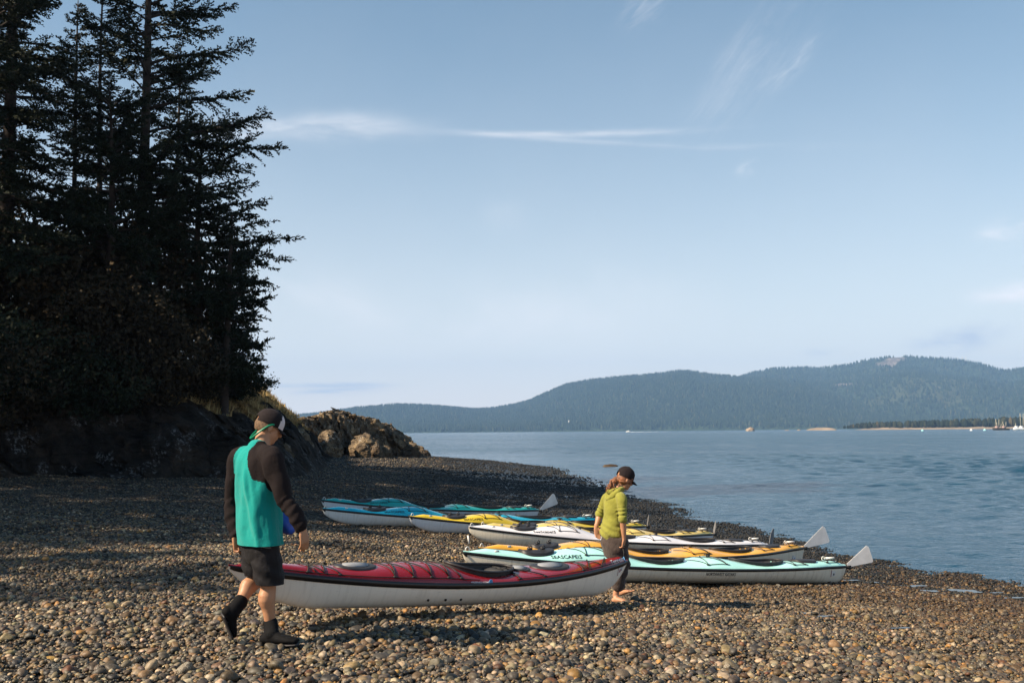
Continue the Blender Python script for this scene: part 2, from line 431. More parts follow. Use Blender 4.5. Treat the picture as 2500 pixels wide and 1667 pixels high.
# ================================================================ pebbles
def stone_proto(seed, sub=2):
    q = np.random.default_rng(seed)
    import bmesh
    bm = bmesh.new(); bmesh.ops.create_icosphere(bm, subdivisions=sub, radius=1.0)
    V = np.array([v.co[:] for v in bm.verts]); F = np.array([[v.index for v in f.verts] for f in bm.faces]); bm.free()
    V = V + V * (0.16 * vnoise(V * 1.1 + seed * 7.3, seed)[:, None]) + V * (0.05 * vnoise(V * 2.7 + seed, seed + 1)[:, None])
    if seed % 3 == 0:
        for k in range(5):                       # a broken, faceted stone
            n = q.normal(size=3); n /= np.linalg.norm(n); d = V @ n; c = q.uniform(0.5, 0.75)
            V = V - n[None] * (np.clip(d - c, 0, None) * 0.85)[:, None]
    V /= np.abs(V).max(0)
    return V, F
def scatter(y0, y1, dens, smin, smax, dirt=0, half=0.8, xmin=-60, lift=0.3):
    A = []
    n = int(dens * half * (y1 ** 2 - y0 ** 2) * 1.0)
    yy = np.sqrt(rng.uniform(y0 ** 2, y1 ** 2, n)); xx = yy * rng.uniform(-half, half, n)
    d = shore_d(xx, yy)
    keep = (d > -1.0 - 0.02 * yy) & (xx > xmin)
    xx, yy, d = xx[keep], yy[keep], d[keep]
    s = smin * (smax / smin) ** (rng.uniform(0, 1, len(xx)) ** 1.7)
    return xx, yy, d, s
layers = [scatter(3.0, 9.0, 950, 0.009, 0.023), scatter(3.0, 9.0, 230, 0.019, 0.042), scatter(3, 9, 12, 0.04, 0.066),
          scatter(9, 15, 720, 0.010, 0.023), scatter(9, 15, 120, 0.019, 0.038), scatter(9, 15, 4, 0.038, 0.06),
          scatter(15, 26, 330, 0.013, 0.029), scatter(15, 26, 24, 0.026, 0.045),
          scatter(26, 48, 90, 0.02, 0.042), scatter(48, 110, 9, 0.04, 0.08)]
xx = np.concatenate([l[0] for l in layers]); yy = np.concatenate([l[1] for l in layers])
dd = np.concatenate([l[2] for l in layers]); ss = np.concatenate([l[3] for l in layers])
lay = np.concatenate([np.full(len(l[0]), i) for i, l in enumerate(layers)])
N = len(xx); print('pebbles', N)
zz = ground_z(xx, yy)
wet, weed = wetness(xx, yy, dd)
# stone colours: slate greys, browns, ochres, pale quartz
pal = np.array([(.042, .043, .046), (.068, .066, .062), (.105, .098, .086), (.16, .145, .12), (.06, .045, .033), (.115, .085, .052), (.18, .135, .08),
                (.26, .165, .06), (.27, .245, .20), (.026, .027, .03), (.10, .052, .03), (.155, .14, .09), (.36, .33, .28)])
wts = np.array([.13, .14, .13, .11, .08, .10, .09, .05, .07, .08, .03, .07, .04]); wts /= wts.sum()
ci = rng.choice(len(pal), N, p=wts)
C = pal[ci] * rng.uniform(0.55, 1.5, (N, 1)) * rng.normal(1, 0.04, (N, 3))
wpal = np.array([(.030, .020, .011), (.055, .036, .017), (.09, .062, .028), (.14, .10, .045), (.038, .031, .023), (.19, .145, .075), (.08, .038, .018), (.02, .02, .017), (.22, .185, .12)])
Cw = wpal[rng.choice(len(wpal), N, p=[.17, .2, .18, .12, .12, .05, .05, .08, .03])] * rng.uniform(0.7, 1.3, (N, 1))
mixw = np.clip(wet * rng.uniform(0.5, 1.3, N), 0, 1)[:, None]
C = C * (1 - mixw) + Cw * mixw
Ck = np.array([(.010, .012, .008)]) * rng.uniform(0.6, 2.2, (N, 1))
isweed = (rng.uniform(0, 1, N) < weed * 0.93)[:, None]
C = np.where(isweed, Ck, C)
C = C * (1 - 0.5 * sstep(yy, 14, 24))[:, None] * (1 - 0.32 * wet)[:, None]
C = C * (1 + np.array([.10, -.02, -.22])[None] * wet[:, None])
C = np.clip(C * [0.90, 0.76, 0.60], 0.005, 0.6)
barn = ((rng.uniform(0, 1, N) < 0.10 + 0.22 * wet) & (ss > 0.02)).astype(float) * (1 - isweed[:, 0])
flat = rng.uniform(0.42, 0.8, N); lng = rng.uniform(0.62, 1.0, N)
rot = np.stack([rng.normal(0, .28, N), rng.normal(0, .28, N), rng.uniform(0, 6.28, N)], -1)
scl = np.stack([ss, ss * lng, ss * flat], -1)
zz = zz + ss * flat * rng.uniform(0.0, 0.75, N) + 0.006
zz = np.where(isweed[:, 0], zz + 0.01, zz)
in_pud = np.zeros(N, bool)
for (qx, qy, w, d) in PUDDLES:
    in_pud |= (((xx - qx) / (w * 1.0)) ** 2 + ((yy - qy) / (d * 1.0)) ** 2 < 1)
keep = ~(in_pud & (rng.uniform(0, 1, N) < 0.88))

def pebble_material(name, col_socket_fn, barn_fn):
    m, t, bs = new_mat(name)
    col = col_socket_fn(t); bar = barn_fn(t)
    o = t.node('ShaderNodeTexCoord').outputs['Object']
    gp = t.node('ShaderNodeNewGeometry').outputs['Position']
    n = t.noise(gp, 55.0, 3, 0.65); n2 = t.noise(gp, 14.0, 2)
    c = t.mix(t.smooth(n, 0.25, 0.75), t.mix(1.0, col, (0.62, 0.62, 0.62), 'MULTIPLY'), t.mix(1.0, col, (1.3, 1.28, 1.22), 'MULTIPLY'))
    vb = t.node('ShaderNodeTexVoronoi', {'Vector': gp, 'Scale': 130.0})
    bm_ = t.math('MULTIPLY', t.math('MULTIPLY', t.smooth(vb.outputs['Distance'], 0.55, 0.25), t.smooth(n2, 0.45, 0.6)), bar)
    c = t.mix(bm_, c, (0.42, 0.39, 0.31))
    setc(t, bs, col=c, rough=t.math('ADD', 0.42, t.math('MULTIPLY', n, 0.35)), spec=0.5)
    bump(t, bs, t.math('ADD', n, t.math('MULTIPLY', bm_, 1.5)), 0.5, 0.004)
    return m
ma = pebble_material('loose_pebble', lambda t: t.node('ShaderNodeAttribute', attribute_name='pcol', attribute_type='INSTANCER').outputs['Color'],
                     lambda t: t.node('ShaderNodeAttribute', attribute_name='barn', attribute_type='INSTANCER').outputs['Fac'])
mo = pebble_material('pebble_stone', lambda t: t.node('ShaderNodeObjectInfo').outputs['Color'], lambda t: t.node('ShaderNodeObjectInfo').outputs['Alpha'])

# the 300 that show largest are objects of their own
pj = np.stack([xx, yy, zz], -1) - CAM
dep = pj @ CF; pxx = 1250 + F_PX * (pj @ CR) / dep; pyy = 833.5 - F_PX * (pj @ CU) / dep
show = (ss / dep) * ((pxx > 10) & (pxx < 2490) & (pyy < 1660) & keep) * (zz - ground_z(xx, yy) > ss * 0.1)
top = np.argsort(-show)[:300]
protos = []
for k in range(8):
    V, F = stone_proto(k + 1, 3)
    me = np_mesh('pebble', V, F); me.materials.append(mo); protos.append(me)
for q, i in enumerate(top):
    o = bpy.data.objects.new('pebble', protos[q % 8]); COL.objects.link(o)
    o.location = (xx[i], yy[i], zz[i]); o.rotation_euler = tuple(rot[i]); o.scale = tuple(scl[i])
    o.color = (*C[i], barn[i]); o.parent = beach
keep[top] = False
k = np.nonzero(keep)[0]
me = bpy.data.meshes.new('loose_pebbles')
me.vertices.add(len(k)); me.vertices.foreach_set('co', np.stack([xx[k], yy[k], zz[k]], -1).astype(np.float32).ravel())
def pattr(name, typ, arr, key):
    a = me.attributes.new(name, typ, 'POINT'); a.data.foreach_set(key, np.ascontiguousarray(arr).ravel())
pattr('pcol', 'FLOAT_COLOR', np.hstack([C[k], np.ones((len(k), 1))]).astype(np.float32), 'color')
pattr('barn', 'FLOAT', barn[k].astype(np.float32), 'value')
pattr('rot', 'FLOAT_VECTOR', rot[k].astype(np.float32), 'vector')
pattr('scl', 'FLOAT_VECTOR', scl[k].astype(np.float32), 'vector')
pattr('idx', 'INT', rng.integers(0, 8, len(k)).astype(np.int32), 'value')
lp = bpy.data.objects.new('loose_pebbles', me); COL.objects.link(lp); lp.parent = beach
lp['kind'] = 'stuff'
ng = bpy.data.node_groups.new('pebble_spread', 'GeometryNodeTree')
ng.interface.new_socket('Geometry', in_out='INPUT', socket_type='NodeSocketGeometry')
ng.interface.new_socket('Geometry', in_out='OUTPUT', socket_type='NodeSocketGeometry')
G = NT(ng); gi = G.node('NodeGroupInput'); go = G.node('NodeGroupOutput')
g2i = G.node('GeometryNodeGeometryToInstance')
for k in range(8):
    ico = G.node('GeometryNodeMeshIcoSphere', {'Radius': 1.0, 'Subdivisions': 2})
    pos = G.node('GeometryNodeInputPosition')
    off = G.node('ShaderNodeVectorMath', {0: pos.outputs[0], 1: (k * 9.1, k * 4.3, k * 2.7)}, operation='ADD')
    nz = G.node('ShaderNodeTexNoise', {'Vector': off.outputs[0], 'Scale': 1.15 if k % 3 else 1.9, 'Detail': 0.6})
    am = G.math('MULTIPLY', G.math('SUBTRACT', nz.outputs[0], 0.5), 0.9)
    sc = G.node('ShaderNodeVectorMath', {0: pos.outputs[0], 'Scale': am}, operation='SCALE')
    sp = G.node('GeometryNodeSetPosition', {'Geometry': ico.outputs['Mesh'], 'Offset': sc.outputs[0]})
    sm = G.node('GeometryNodeSetShadeSmooth', {'Geometry': sp.outputs[0]})
    mt = G.node('GeometryNodeSetMaterial', {'Geometry': sm.outputs[0]}); mt.inputs['Material'].default_value = ma
    G.l.new(mt.outputs[0], g2i.inputs[0])
def nattr(name, typ): 
    n = G.node('GeometryNodeInputNamedAttribute', data_type=typ); n.inputs['Name'].default_value = name; return n.outputs[0]
iop = G.node('GeometryNodeInstanceOnPoints', {'Points': gi.outputs[0], 'Instance': g2i.outputs[0], 'Pick Instance': True,
             'Instance Index': nattr('idx', 'INT'), 'Scale': nattr('scl', 'FLOAT_VECTOR')})
e2r = G.node('FunctionNodeEulerToRotation', {0: nattr('rot', 'FLOAT_VECTOR')})
G.l.new(e2r.outputs[0], iop.inputs['Rotation'])
G.l.new(iop.outputs[0], go.inputs[0])
md = lp.modifiers.new('spread', 'NODES'); md.node_group = ng
# ================================================================ far hills across the water
def pxaz(px): d = ray(px, 1050); return math.atan2(d[0], d[1])
def far_hill(name, prof, D0, D1, nr, na, az0, az1, seed, rock=None):
    """a forested ridge: prof gives its skyline (picture x, metres high at the crest)"""
    xs = np.array([pxaz(a) for a, b in prof]); hs_ = np.array([b for a, b in prof])
    A = np.linspace(az0, az1, na); Hr = np.interp(A, xs, hs_)
    T = np.linspace(0, 1.5, nr)
    rr = D0 + (D1 - D0) * T
    X = rr[:, None] * np.sin(A)[None]; Y = rr[:, None] * np.cos(A)[None]
    prof_t = np.where(T < 1, 0.06 * sstep(T, 0, 0.03) + 0.94 * (0.35 * T + 0.65 * sstep(T, 0, 1)), 1 - 0.8 * (T - 1))
    p = xyz(X.ravel() / 900, Y.ravel() / 900)
    n = fbm(p, 5, seed).reshape(X.shape)
    Z = Hr[None] * prof_t[:, None] * (1 + 0.30 * n * sstep(T, 0, .15)[:, None] * (1 - sstep(T, 0.75, 0.98) )[:, None])
    Z += (Hr[None] * 0.012) * fbm(p * 9, 3, seed + 3).reshape(X.shape)
    Z[0] = -3
    V = np.stack([X, Y, Z], -1).reshape(-1, 3)
    o = obj(name, V, grid_faces(nr, na)[:, ::-1], hill_mat); tag(o, kind='structure')
    rm = np.zeros(X.shape)
    if rock is not None: rm = rock(A, T, X, Y)
    md = sstep(fbm(p * 3.2, 4, seed + 40).reshape(X.shape), 0.42, 0.62) * (1 - sstep(T, 0.5, 0.75))[:, None]
    vcol(o.data, np.stack([rm.ravel(), md.ravel(), np.zeros(rm.size)], -1))
    return dict(A=A, T=T, Z=Z, D0=D0, D1=D1, rm=rm, md=md)
hill_mat, t, bs = new_mat('forest_floor')
at = t.node('ShaderNodeAttribute', attribute_name='col'); sp = t.node('ShaderNodeSeparateColor', {0: at.outputs['Color']})
geo = t.node('ShaderNodeNewGeometry').outputs['Position']
f = t.noise(geo, 0.02, 5, 0.7)
c = t.mix(t.smooth(f, 0.3, 0.7), (0.018, 0.034, 0.018), (0.04, 0.062, 0.03))
c = t.mix(t.math('MULTIPLY', sp.outputs[1], 0.5), c, (0.08, 0.085, 0.045))
rk = t.mix(t.smooth(t.noise(geo, 0.03, 5, 0.7), 0.35, 0.65), (0.08, 0.07, 0.06), (0.25, 0.21, 0.19))
c = t.mix(sp.outputs[0], c, rk)
setc(t, bs, col=c, rough=0.95, spec=0.1)
bump(t, bs, t.noise(geo, 0.05, 4, 0.7), 1.0, 14.0)
az0, az1 = R(-22), R(52)
def h_at(py, D, px): d = ray(px, py); return d[2] * D / math.hypot(d[0], 1) + 2.75
PR1 = [(-400, 1046), (600, 1025), (700, 1018), (780, 1013), (870, 1004), (960, 996), (1040, 994), (1100, 996), (1160, 1001), (1200, 999), (1250, 990), (1290, 980), (1330, 962), (1380, 941),
       (1440, 929), (1500, 923), (1560, 918), (1620, 911), (1660, 906), (1700, 908), (1740, 916), (1800, 920), (1900, 928), (2000, 948), (2100, 974), (2200, 1000), (2300, 1018), (2500, 1024), (2900, 1020), (4200, 1030)]
H1 = [(a, h_at(b + 2, 5400, a)) for a, b in PR1]
PR2 = [(-400, 1060), (1500, 1050), (1700, 970), (1800, 925), (1825, 914), (1860, 905), (1900, 900), (1950, 897), (2010, 899), (2080, 890), (2120, 881), (2170, 873), (2210, 871), (2260, 874), (2310, 877),
       (2360, 881), (2400, 888), (2440, 901), (2465, 906), (2500, 902), (2600, 890), (2800, 905), (3300, 960), (4200, 1010)]
H2 = [(a, h_at(b + 1, 6300, a)) for a, b in PR2]
def rockmask(A, T, X, Y):
    pxs = np.interp(A, [pxaz(v) for v in range(1500, 3000, 20)], range(1500, 3000, 20))
    PX = np.repeat(pxs[None], len(T), 0); TT = np.repeat(T[:, None], len(A), 1)
    cy = 0.76 + (PX - 2080) / 130 * 0.22
    m = np.exp(-((TT - np.clip(cy, 0.5, 0.99)) / 0.11) ** 2) * sstep(PX, 2060, 2095) * (1 - sstep(PX, 2210, 2238))
    m2 = np.exp(-((TT - 0.5) / 0.045) ** 2) * sstep(PX, 2030, 2050) * (1 - sstep(PX, 2085, 2100))
    m3 = np.exp(-((TT - 0.6) / 0.04) ** 2) * sstep(PX, 1976, 1984) * (1 - sstep(PX, 1990, 1998))
    n = fbm(xyz(X.ravel() / 90, Y.ravel() / 90), 4, 91).reshape(X.shape)
    return np.clip(sstep(np.maximum(np.maximum(m, m2 * .8), m3 * .9) + 0.55 * n, 0.62, 0.85), 0, 1)
hA = far_hill('forested_hills', H1, 3900, 5400, 90, 420, az0, az1, 31)
hB = far_hill('mountain', H2, 4300, 6300, 110, 420, az0, az1, 57, rockmask)
far_tree_mat, t, bs = new_mat('far_foliage')
geo = t.node('ShaderNodeNewGeometry'); 
rn = geo.outputs['Random Per Island']
setc(t, bs, col=t.ramp(rn, [(0.0, (0.012, 0.024, 0.015)), (0.5, (0.020, 0.036, 0.020)), (0.9, (0.032, 0.048, 0.024)), (1.0, (0.07, 0.075, 0.04))]), rough=0.95, spec=0.1)
def far_forest(name, H, n, hmin, hmax, seed, nside=4, label=None):
    q = np.random.default_rng(seed)
    a = q.uniform(R(-20), R(32), n); tt = q.uniform(0.01, 1.02, n)
    fi = (a - H['A'][0]) / (H['A'][1] - H['A'][0]); fj = tt / (H['T'][1] - H['T'][0])
    i0 = fi.astype(int); j0 = fj.astype(int); u = fi - i0; v = fj - j0
    def samp(M): return (M[j0, i0] * (1 - u) + M[j0, i0 + 1] * u) * (1 - v) + (M[j0 + 1, i0] * (1 - u) + M[j0 + 1, i0 + 1] * u) * v
    z = samp(H['Z']); keep = (samp(H['rm']) < 0.35 + 0.4 * q.uniform(0, 1, n) ** 3) & (samp(H['md']) < q.uniform(0.5, 2.5, n)) & (z > 2)
    a, tt, z = a[keep], tt[keep], z[keep]; m = len(a)
    r = H['D0'] + (H['D1'] - H['D0']) * tt; x = r * np.sin(a); y = r * np.cos(a)
    h = q.uniform(hmin, hmax, m); w = h * q.uniform(0.16, 0.27, m)
    rings = [(0.02, 0.8), (0.25, 1.0), (0.6, 0.55)]
    th = np.linspace(0, 2 * np.pi, nside, endpoint=False)
    tw = q.uniform(0, 6, m)
    V = []
    for (hz, wr) in rings:
        V.append(np.stack([x[:, None] + (w * wr)[:, None] * np.cos(th[None] + tw[:, None]), y[:, None] + (w * wr)[:, None] * np.sin(th[None] + tw[:, None]), np.repeat((z - 2 + h * hz)[:, None], nside, 1)], -1))
    V = np.stack(V, 1).reshape(m, -1, 3)
    V = np.concatenate([V, np.stack([x, y, z - 2 + h], -1)[:, None]], 1); nv = V.shape[1]
    F4 = grid_faces(3, nside, True)[:, ::-1]; j = np.arange(nside); F3 = np.stack([2 * nside + j, 2 * nside + (j + 1) % nside, np.full(nside, 3 * nside)], -1)
    o = (np.arange(m) * nv)[:, None, None]
    return obj(name, V.reshape(-1, 3), [(F4[None] + o).reshape(-1, 4), (F3[None] + o).reshape(-1, 3)], far_tree_mat, None, False)
ob = far_forest('hillside_forest', hA, 60000, 11, 23, 5); tag(ob, kind='stuff')
ob = far_forest('mountain_forest', hB, 34000, 12, 24, 6); tag(ob, kind='stuff')

# low wooded point on the right, with its pale shore and islets
def island(name, px0, px1, D, h, depth, seed, mat):
    a0, a1 = pxaz(px0), pxaz(px1); na = 120; nr = 14
    A = np.linspace(a0, a1, na); T = np.linspace(-0.15, 1, nr); rr = D + depth * T
    u = np.linspace(0, 1, na); env = np.clip(np.sin(np.pi * u), 0, 1) ** 0.35 if px1 < 2500 else sstep(u, 0, 0.12)
    X = rr[:, None] * np.sin(A)[None]; Y = rr[:, None] * np.cos(A)[None]
    n = fbm(xyz(X.ravel() / 30, Y.ravel() / 30), 4, seed).reshape(X.shape)
    Z = -1.2 + (h + 1.2) * env[None] * sstep(T, -0.15, 0.25)[:, None] * (1 - sstep(T, 0.85, 1.0))[:, None] * (1 + 0.35 * n)
    o = obj(name, np.stack([X, Y, Z], -1).reshape(-1, 3), grid_faces(nr, na)[:, ::-1], mat, None, False); return o
sand_mat = simple('pale_shore_rock', (0.25, 0.19, 0.13), 0.9, 0.3, 0.05, 0.8, 0.4)
o = island('wooded_point', 2050, 3100, 1750, 3.0, 220, 3, sand_mat); tag(o, kind='structure')
for (a, b, D, h, s_) in ((1968, 2044, 1700, 3.4, 4), (1945, 1955, 1700, 1.4, 5), (1914, 1928, 1750, 1.2, 8)):
    o = island('islet', a, b, D, h, 40, s_, sand_mat)
    tag(o, {1968: 'long pale rocky islet just left of the wooded point', 1945: 'small pale rock between two islets off the wooded point', 1914: 'outermost tiny pale rock left of the long islet'}[a], 'islet', 'pale islets off the wooded point')
q = np.random.default_rng(12); V = []; F = []; mb = MB()
for i in range(620):
    a = q.uniform(pxaz(2058), pxaz(2760)); u = (a - pxaz(2058)) / (pxaz(2500) - pxaz(2058))
    r = 1780 + q.uniform(0, 150); h = q.uniform(10, 16) * (0.62 + 0.5 * min(1, max(0, u))) * (0.45 + 0.55 * min(1, u * 9)); w = h * q.uniform(0.2, 0.36)
    c = np.array([r * math.sin(a), r * math.cos(a), 3.0])
    th = np.linspace(0, 6.283, 6, endpoint=False) + q.uniform(0, 1)
    rg = [(0.0, .5), (0.3, 1.0), (0.62, .8), (0.88, .4)]
    Vt = np.concatenate([np.stack([c[0] + w * k * np.cos(th) * q.uniform(.75, 1.2, 6), c[1] + w * k * np.sin(th) * q.uniform(.75, 1.2, 6), c[2] + h * z + q.uniform(-.5, .5, 6)], -1) for z, k in rg] + [[c + [0, 0, h]]])
    j = np.arange(6)
    mb.add(Vt, grid_faces(4, 6, True)[:, ::-1], np.stack([18 + j, 18 + (j + 1) % 6, np.full(6, 24)], -1))
point_mat, t, bs = new_mat('point_foliage')
setc(t, bs, col=t.ramp(t.node('ShaderNodeNewGeometry').outputs['Random Per Island'], [(0, (0.009, 0.014, 0.009)), (0.6, (0.017, 0.023, 0.012)), (0.93, (0.035, 0.036, 0.017)), (1, (0.09, 0.07, 0.035))]), rough=0.95, spec=0.1)
tag(mb.build('point_woodland', point_mat, None, False), kind='stuff')
# ================================================================ rock
rock_mat, t, bs = new_mat('shore_rock')
geo = t.node('ShaderNodeNewGeometry'); gp = geo.outputs['Position']
n1 = t.noise(gp, 0.7, 5, 0.65); n2 = t.noise(gp, 4.0, 5, 0.7); 
c = t.ramp(n1, [(0.3, (0.07, 0.052, 0.038)), (0.5, (0.19, 0.14, 0.09)), (0.62, (0.36, 0.26, 0.15)), (0.75, (0.25, 0.20, 0.14))])
c = t.mix(t.smooth(n2, 0.3, 0.75), t.mix(1.0, c, (0.5, 0.5, 0.52), 'MULTIPLY'), c)
lich = t.math('MULTIPLY', t.smooth(t.noise(gp, 1.3, 4, 0.6), 0.55, 0.62), t.smooth(t.noise(gp, 9.0, 4, 0.7), 0.5, 0.6))
c = t.mix(t.math('MULTIPLY', lich, 0.8), c, (0.46, 0.44, 0.40))
sz = t.node('ShaderNodeSeparateXYZ', {0: gp}).outputs[2]
low = t.smooth(t.math('ADD', sz, t.math('MULTIPLY', n1, 0.8)), 2.3, 1.4)
c = t.mix(t.math('MULTIPLY', low, 0.75), c, t.mix(n2, (0.03, 0.02, 0.014), (0.09, 0.05, 0.025)))
setc(t, bs, col=c, rough=0.9, spec=0.2)
mw = t.node('ShaderNodeMapping', {'Vector': gp}); mw.inputs['Rotation'].default_value = (R(20), R(25), R(10)); mw.inputs['Scale'].default_value = (1, 1, 3.2)
crk = t.node('ShaderNodeTexVoronoi', {'Vector': t.mix(0.25, mw.outputs[0], t.noise(gp, 1.2, 3, 0.5, 0, True)), 'Scale': 1.6}, feature='DISTANCE_TO_EDGE')
hgt = t.math('ADD', t.math('MULTIPLY', n2, 0.7), t.math('MULTIPLY', t.smooth(crk.outputs['Distance'], 0.0, 0.06), 0.5))
bump(t, bs, t.math('ADD', hgt, t.math('MULTIPLY', t.noise(gp, 17, 3, .6), .25)), 1.0, 0.22)

def rock_shape(c, r, seed, sub=5, cut=9, rough=1.0, flat_bottom=False):
    q = np.random.default_rng(seed)
    import bmesh
    bm = bmesh.new(); bmesh.ops.create_icosphere(bm, subdivisions=sub, radius=1.0)
    V = np.array([v.co[:] for v in bm.verts]); F = np.array([[v.index for v in f.verts] for f in bm.faces]); bm.free()
    for k in range(cut):
        n = q.normal(size=3); n[2] = abs(n[2]) * 0.8; n /= np.linalg.norm(n); d = V @ n; cc = q.uniform(0.62, 0.9)
        V = V - n[None] * (np.clip(d - cc, 0, None) * 0.9)[:, None]
    N = V / np.linalg.norm(V, axis=1)[:, None]
    V = V * np.array(r)
    sz_ = min(r)
    f1, f2, h = worley(V * [1.0, 1.0, 1.5] / (sz_ * 0.55) + seed * 3.1, seed)
    disp = 0.16 * sz_ * (h - 0.5) * 2 * sstep(f2 - f1, 0.0, 0.12) - 0.10 * sz_ * (1 - sstep(f2 - f1, 0, 0.16))
    disp += 0.10 * sz_ * fbm(V / (sz_ * 0.45) + seed, 4, seed)
    V = V + N * disp[:, None] * rough
    return V + np.array(c), F
def rock_at(px0, px1, ptop, pbase, D, seed, parent=None, name='rock', deep=None, **kw):
    a = P(px0, pbase, D); b = P(px1, pbase, D); top = P((px0 + px1) / 2, ptop, D)
    w = np.linalg.norm(b - a) / 2; h = (top[2] - a[2]) + 0.9
    c = (a + b) / 2; c[2] = top[2] - h / 2
    V, F = rock_shape((0, 0, 0), (w * 1.05, deep or w * 0.95, h / 2 * 1.12), seed, **kw)
    o = obj(name, V + c, F, rock_mat, parent); return o
oc = empty('rock_outcrop', (0, 0, 0)); tag(oc, 'brown jagged rock outcrop where the beach meets the open water', 'rock outcrop')
SK = [(700, 1040), (728, 1024), (750, 1016), (775, 1012), (800, 1006), (828, 1002), (848, 1006), (862, 1017), (880, 1022), (905, 1023), (925, 1027), (950, 1033), (962, 1044), (978, 1055), (998, 1068), (1010, 1084), (1022, 1106), (1030, 1120)]
uu_ = np.linspace(0, 1, 300); pxs_ = 700 + 330 * uu_; sky_ = np.interp(pxs_, [a for a, b in SK], [b for a, b in SK]); Ds_ = 66 + 14 * uu_
ph_ = np.linspace(0, np.pi, 130); V = []
for px_, sy_, D_ in zip(pxs_, sky_, Ds_):
    top_ = P(px_, sy_, D_); zt_ = top_[2] - 0.8; dp_ = 2.6 + 0.3 * zt_
    V.append(np.stack([top_[0] + 0 * ph_, D_ - dp_ * np.sign(np.cos(ph_)) * np.abs(np.cos(ph_)) ** 0.8, 0.8 + zt_ * np.sin(ph_) ** 0.62], -1))
V = np.array(V).reshape(-1, 3)
f1, f2, hh_ = worley(V * [0.62, 0.62, 0.8], 3); g1, g2, hg_ = worley(V * [1.5, 1.5, 2.0] + 9, 4); k1, k2, hk_ = worley(V * 3.4 + 3, 6)
N_ = np.stack([0 * V[:, 0], -np.tile(np.cos(ph_), 300), np.tile(np.sin(ph_), 300)], -1)
dsp = 1.15 * (hh_ - 0.62) * sstep(f2 - f1, 0, .18) - .35 * (1 - sstep(f2 - f1, 0, .12)) + .42 * (hg_ - .5) * sstep(g2 - g1, 0, .15) - .14 * (1 - sstep(g2 - g1, 0, .12)) + .13 * (hk_ - .5) + .16 * fbm(V * 2.2, 4, 9)
dsp *= 1 - 0.65 * np.tile(sstep(np.sin(ph_), 0.80, 1.0), 300)
V = V + N_ * dsp[:, None]; V[:, 0] += 0.35 * (hg_ - .5)
obj('rock', V, grid_faces(300, 130)[:, ::-1], rock_mat, oc)
for i, a in enumerate(((850, 940, 1062, 1104, 69, 2.0, 5), (955, 1022, 1078, 1112, 77, 2.0, 4), (770, 832, 1056, 1100, 64, 2.2, 5))):
    rock_at(*a[:5], 20 + i, parent=oc, name='rock', sub=5, deep=a[5], cut=a[6], rough=0.75)
for a, lab in (((986, 1040, 1087, 1117, 84, 40), 'rounded brown boulder at the right foot of the outcrop'), ((1028, 1052, 1100, 1117, 86, 41), 'smallest brown boulder, outermost beside the open water'),
               ((866, 905, 1083, 1106, 66, 42), 'reddish boulder low on the shingle before the outcrop, left of its twin'), ((900, 934, 1084, 1108, 67, 43), 'reddish boulder low on the shingle before the outcrop, right of its twin'),
               ((668, 722, 1090, 1138, 40, 44), 'dark boulder behind the head of the man in the cap'), ((690, 765, 1052, 1122, 46, 45), 'tall dark boulder at the foot of the grassy slope, right of the man'),
               ((925, 960, 1090, 1109, 70, 46), 'low brown boulder between the reddish twins and the rounded one')):
    tag(rock_at(*a[:5], a[5], name='boulder', sub=5, cut=4, rough=0.5), lab, 'boulder', 'boulders at the foot of the shore rocks')
qq = on_plane(1490, 1137, 0.05)
V, F = rock_shape((0, 0, 0), (0.6, 0.35, 0.13), 61, sub=4); tag(obj('shoal_rock', V + qq, F, rock_mat), 'low brown rock just breaking the water beyond the woman', 'rock')
qq = on_plane(1833, 1052, 0.05); qq = qq * (1500 / qq[1]); qq[2] = 1.5
V, F = rock_shape((0, 0, 0), (7.5, 6, 4.2), 63, sub=4); tag(obj('sea_stack', V + qq, F, sand_mat), 'small tan rock standing in the far water below the hills', 'rock')

# ================================================================ the wooded bank on the left
bank = np.array([(-34, -30), (-27, -8), (-23.5, 4), (-21, 14), (-19, 22), (-16.6, 29), (-14.3, 31.6), (-11.5, 33.4), (-8.9, 35.2), (-8.3, 38.5), (-8.9, 45), (-10.0, 54), (-11.6, 63), (-14, 72), (-20, 84), (-32, 92), (-60, 98)], float)
def bank_in(x, y): return -poly_dist(x, y, bank)     # positive inside the bank
def bank_h(x, y):
    e = bank_in(x, y); p = xyz(x, y)
    n = fbm(p * 0.28, 4, 71)
    e2 = e + 0.8 * n
    near = 1 - sstep(y, 57, 74); mid = sstep(y, 38, 44)
    cliff = (0.35 + 0.45 * sstep(-x, 9.5, 15)) * near + 0.5
    h = cliff * sstep(e2, -0.1, 1.1) + (0.30 + 0.08 * near) * np.clip(e2 - 0.5, 0, 7.0) * (0.35 + 0.65 * near) + 0.13 * np.clip(e2 - 8, 0, 25) * near
    h = h + near * ((0.55 + .4 * mid) * sstep(e2, 0.2, 3.2 + .8 * (1 - mid)))
    return e, h
gx = np.arange(-62, -7.0, 0.19); gy = np.concatenate([np.arange(-30, 24, 0.5), np.arange(24, 66, 0.17), np.arange(66, 98, 0.45)])
X, Y = np.meshgrid(gx, gy, indexing='ij'); x, y = X.ravel(), Y.ravel()
e, h = bank_h(x, y)
z0 = ground_z(x, y)
p3 = xyz(x, y, h * 0.9)
rot_ = np.array([[0.86, -0.5, 0], [0.5, 0.86, 0], [0, 0, 1]]) @ np.array([[1, 0, 0], [0, 0.9, -0.43], [0, 0.43, 0.9]])
ps = p3 @ rot_.T * [0.45, 0.9, 1.6]
f1, f2, hh = worley(ps, 5); f1b, f2b, hb = worley(ps * 2.3 + 4, 8)
rocky = sstep(e, -0.6, 0.3) * (1 - sstep(e, 3.2, 6.5))
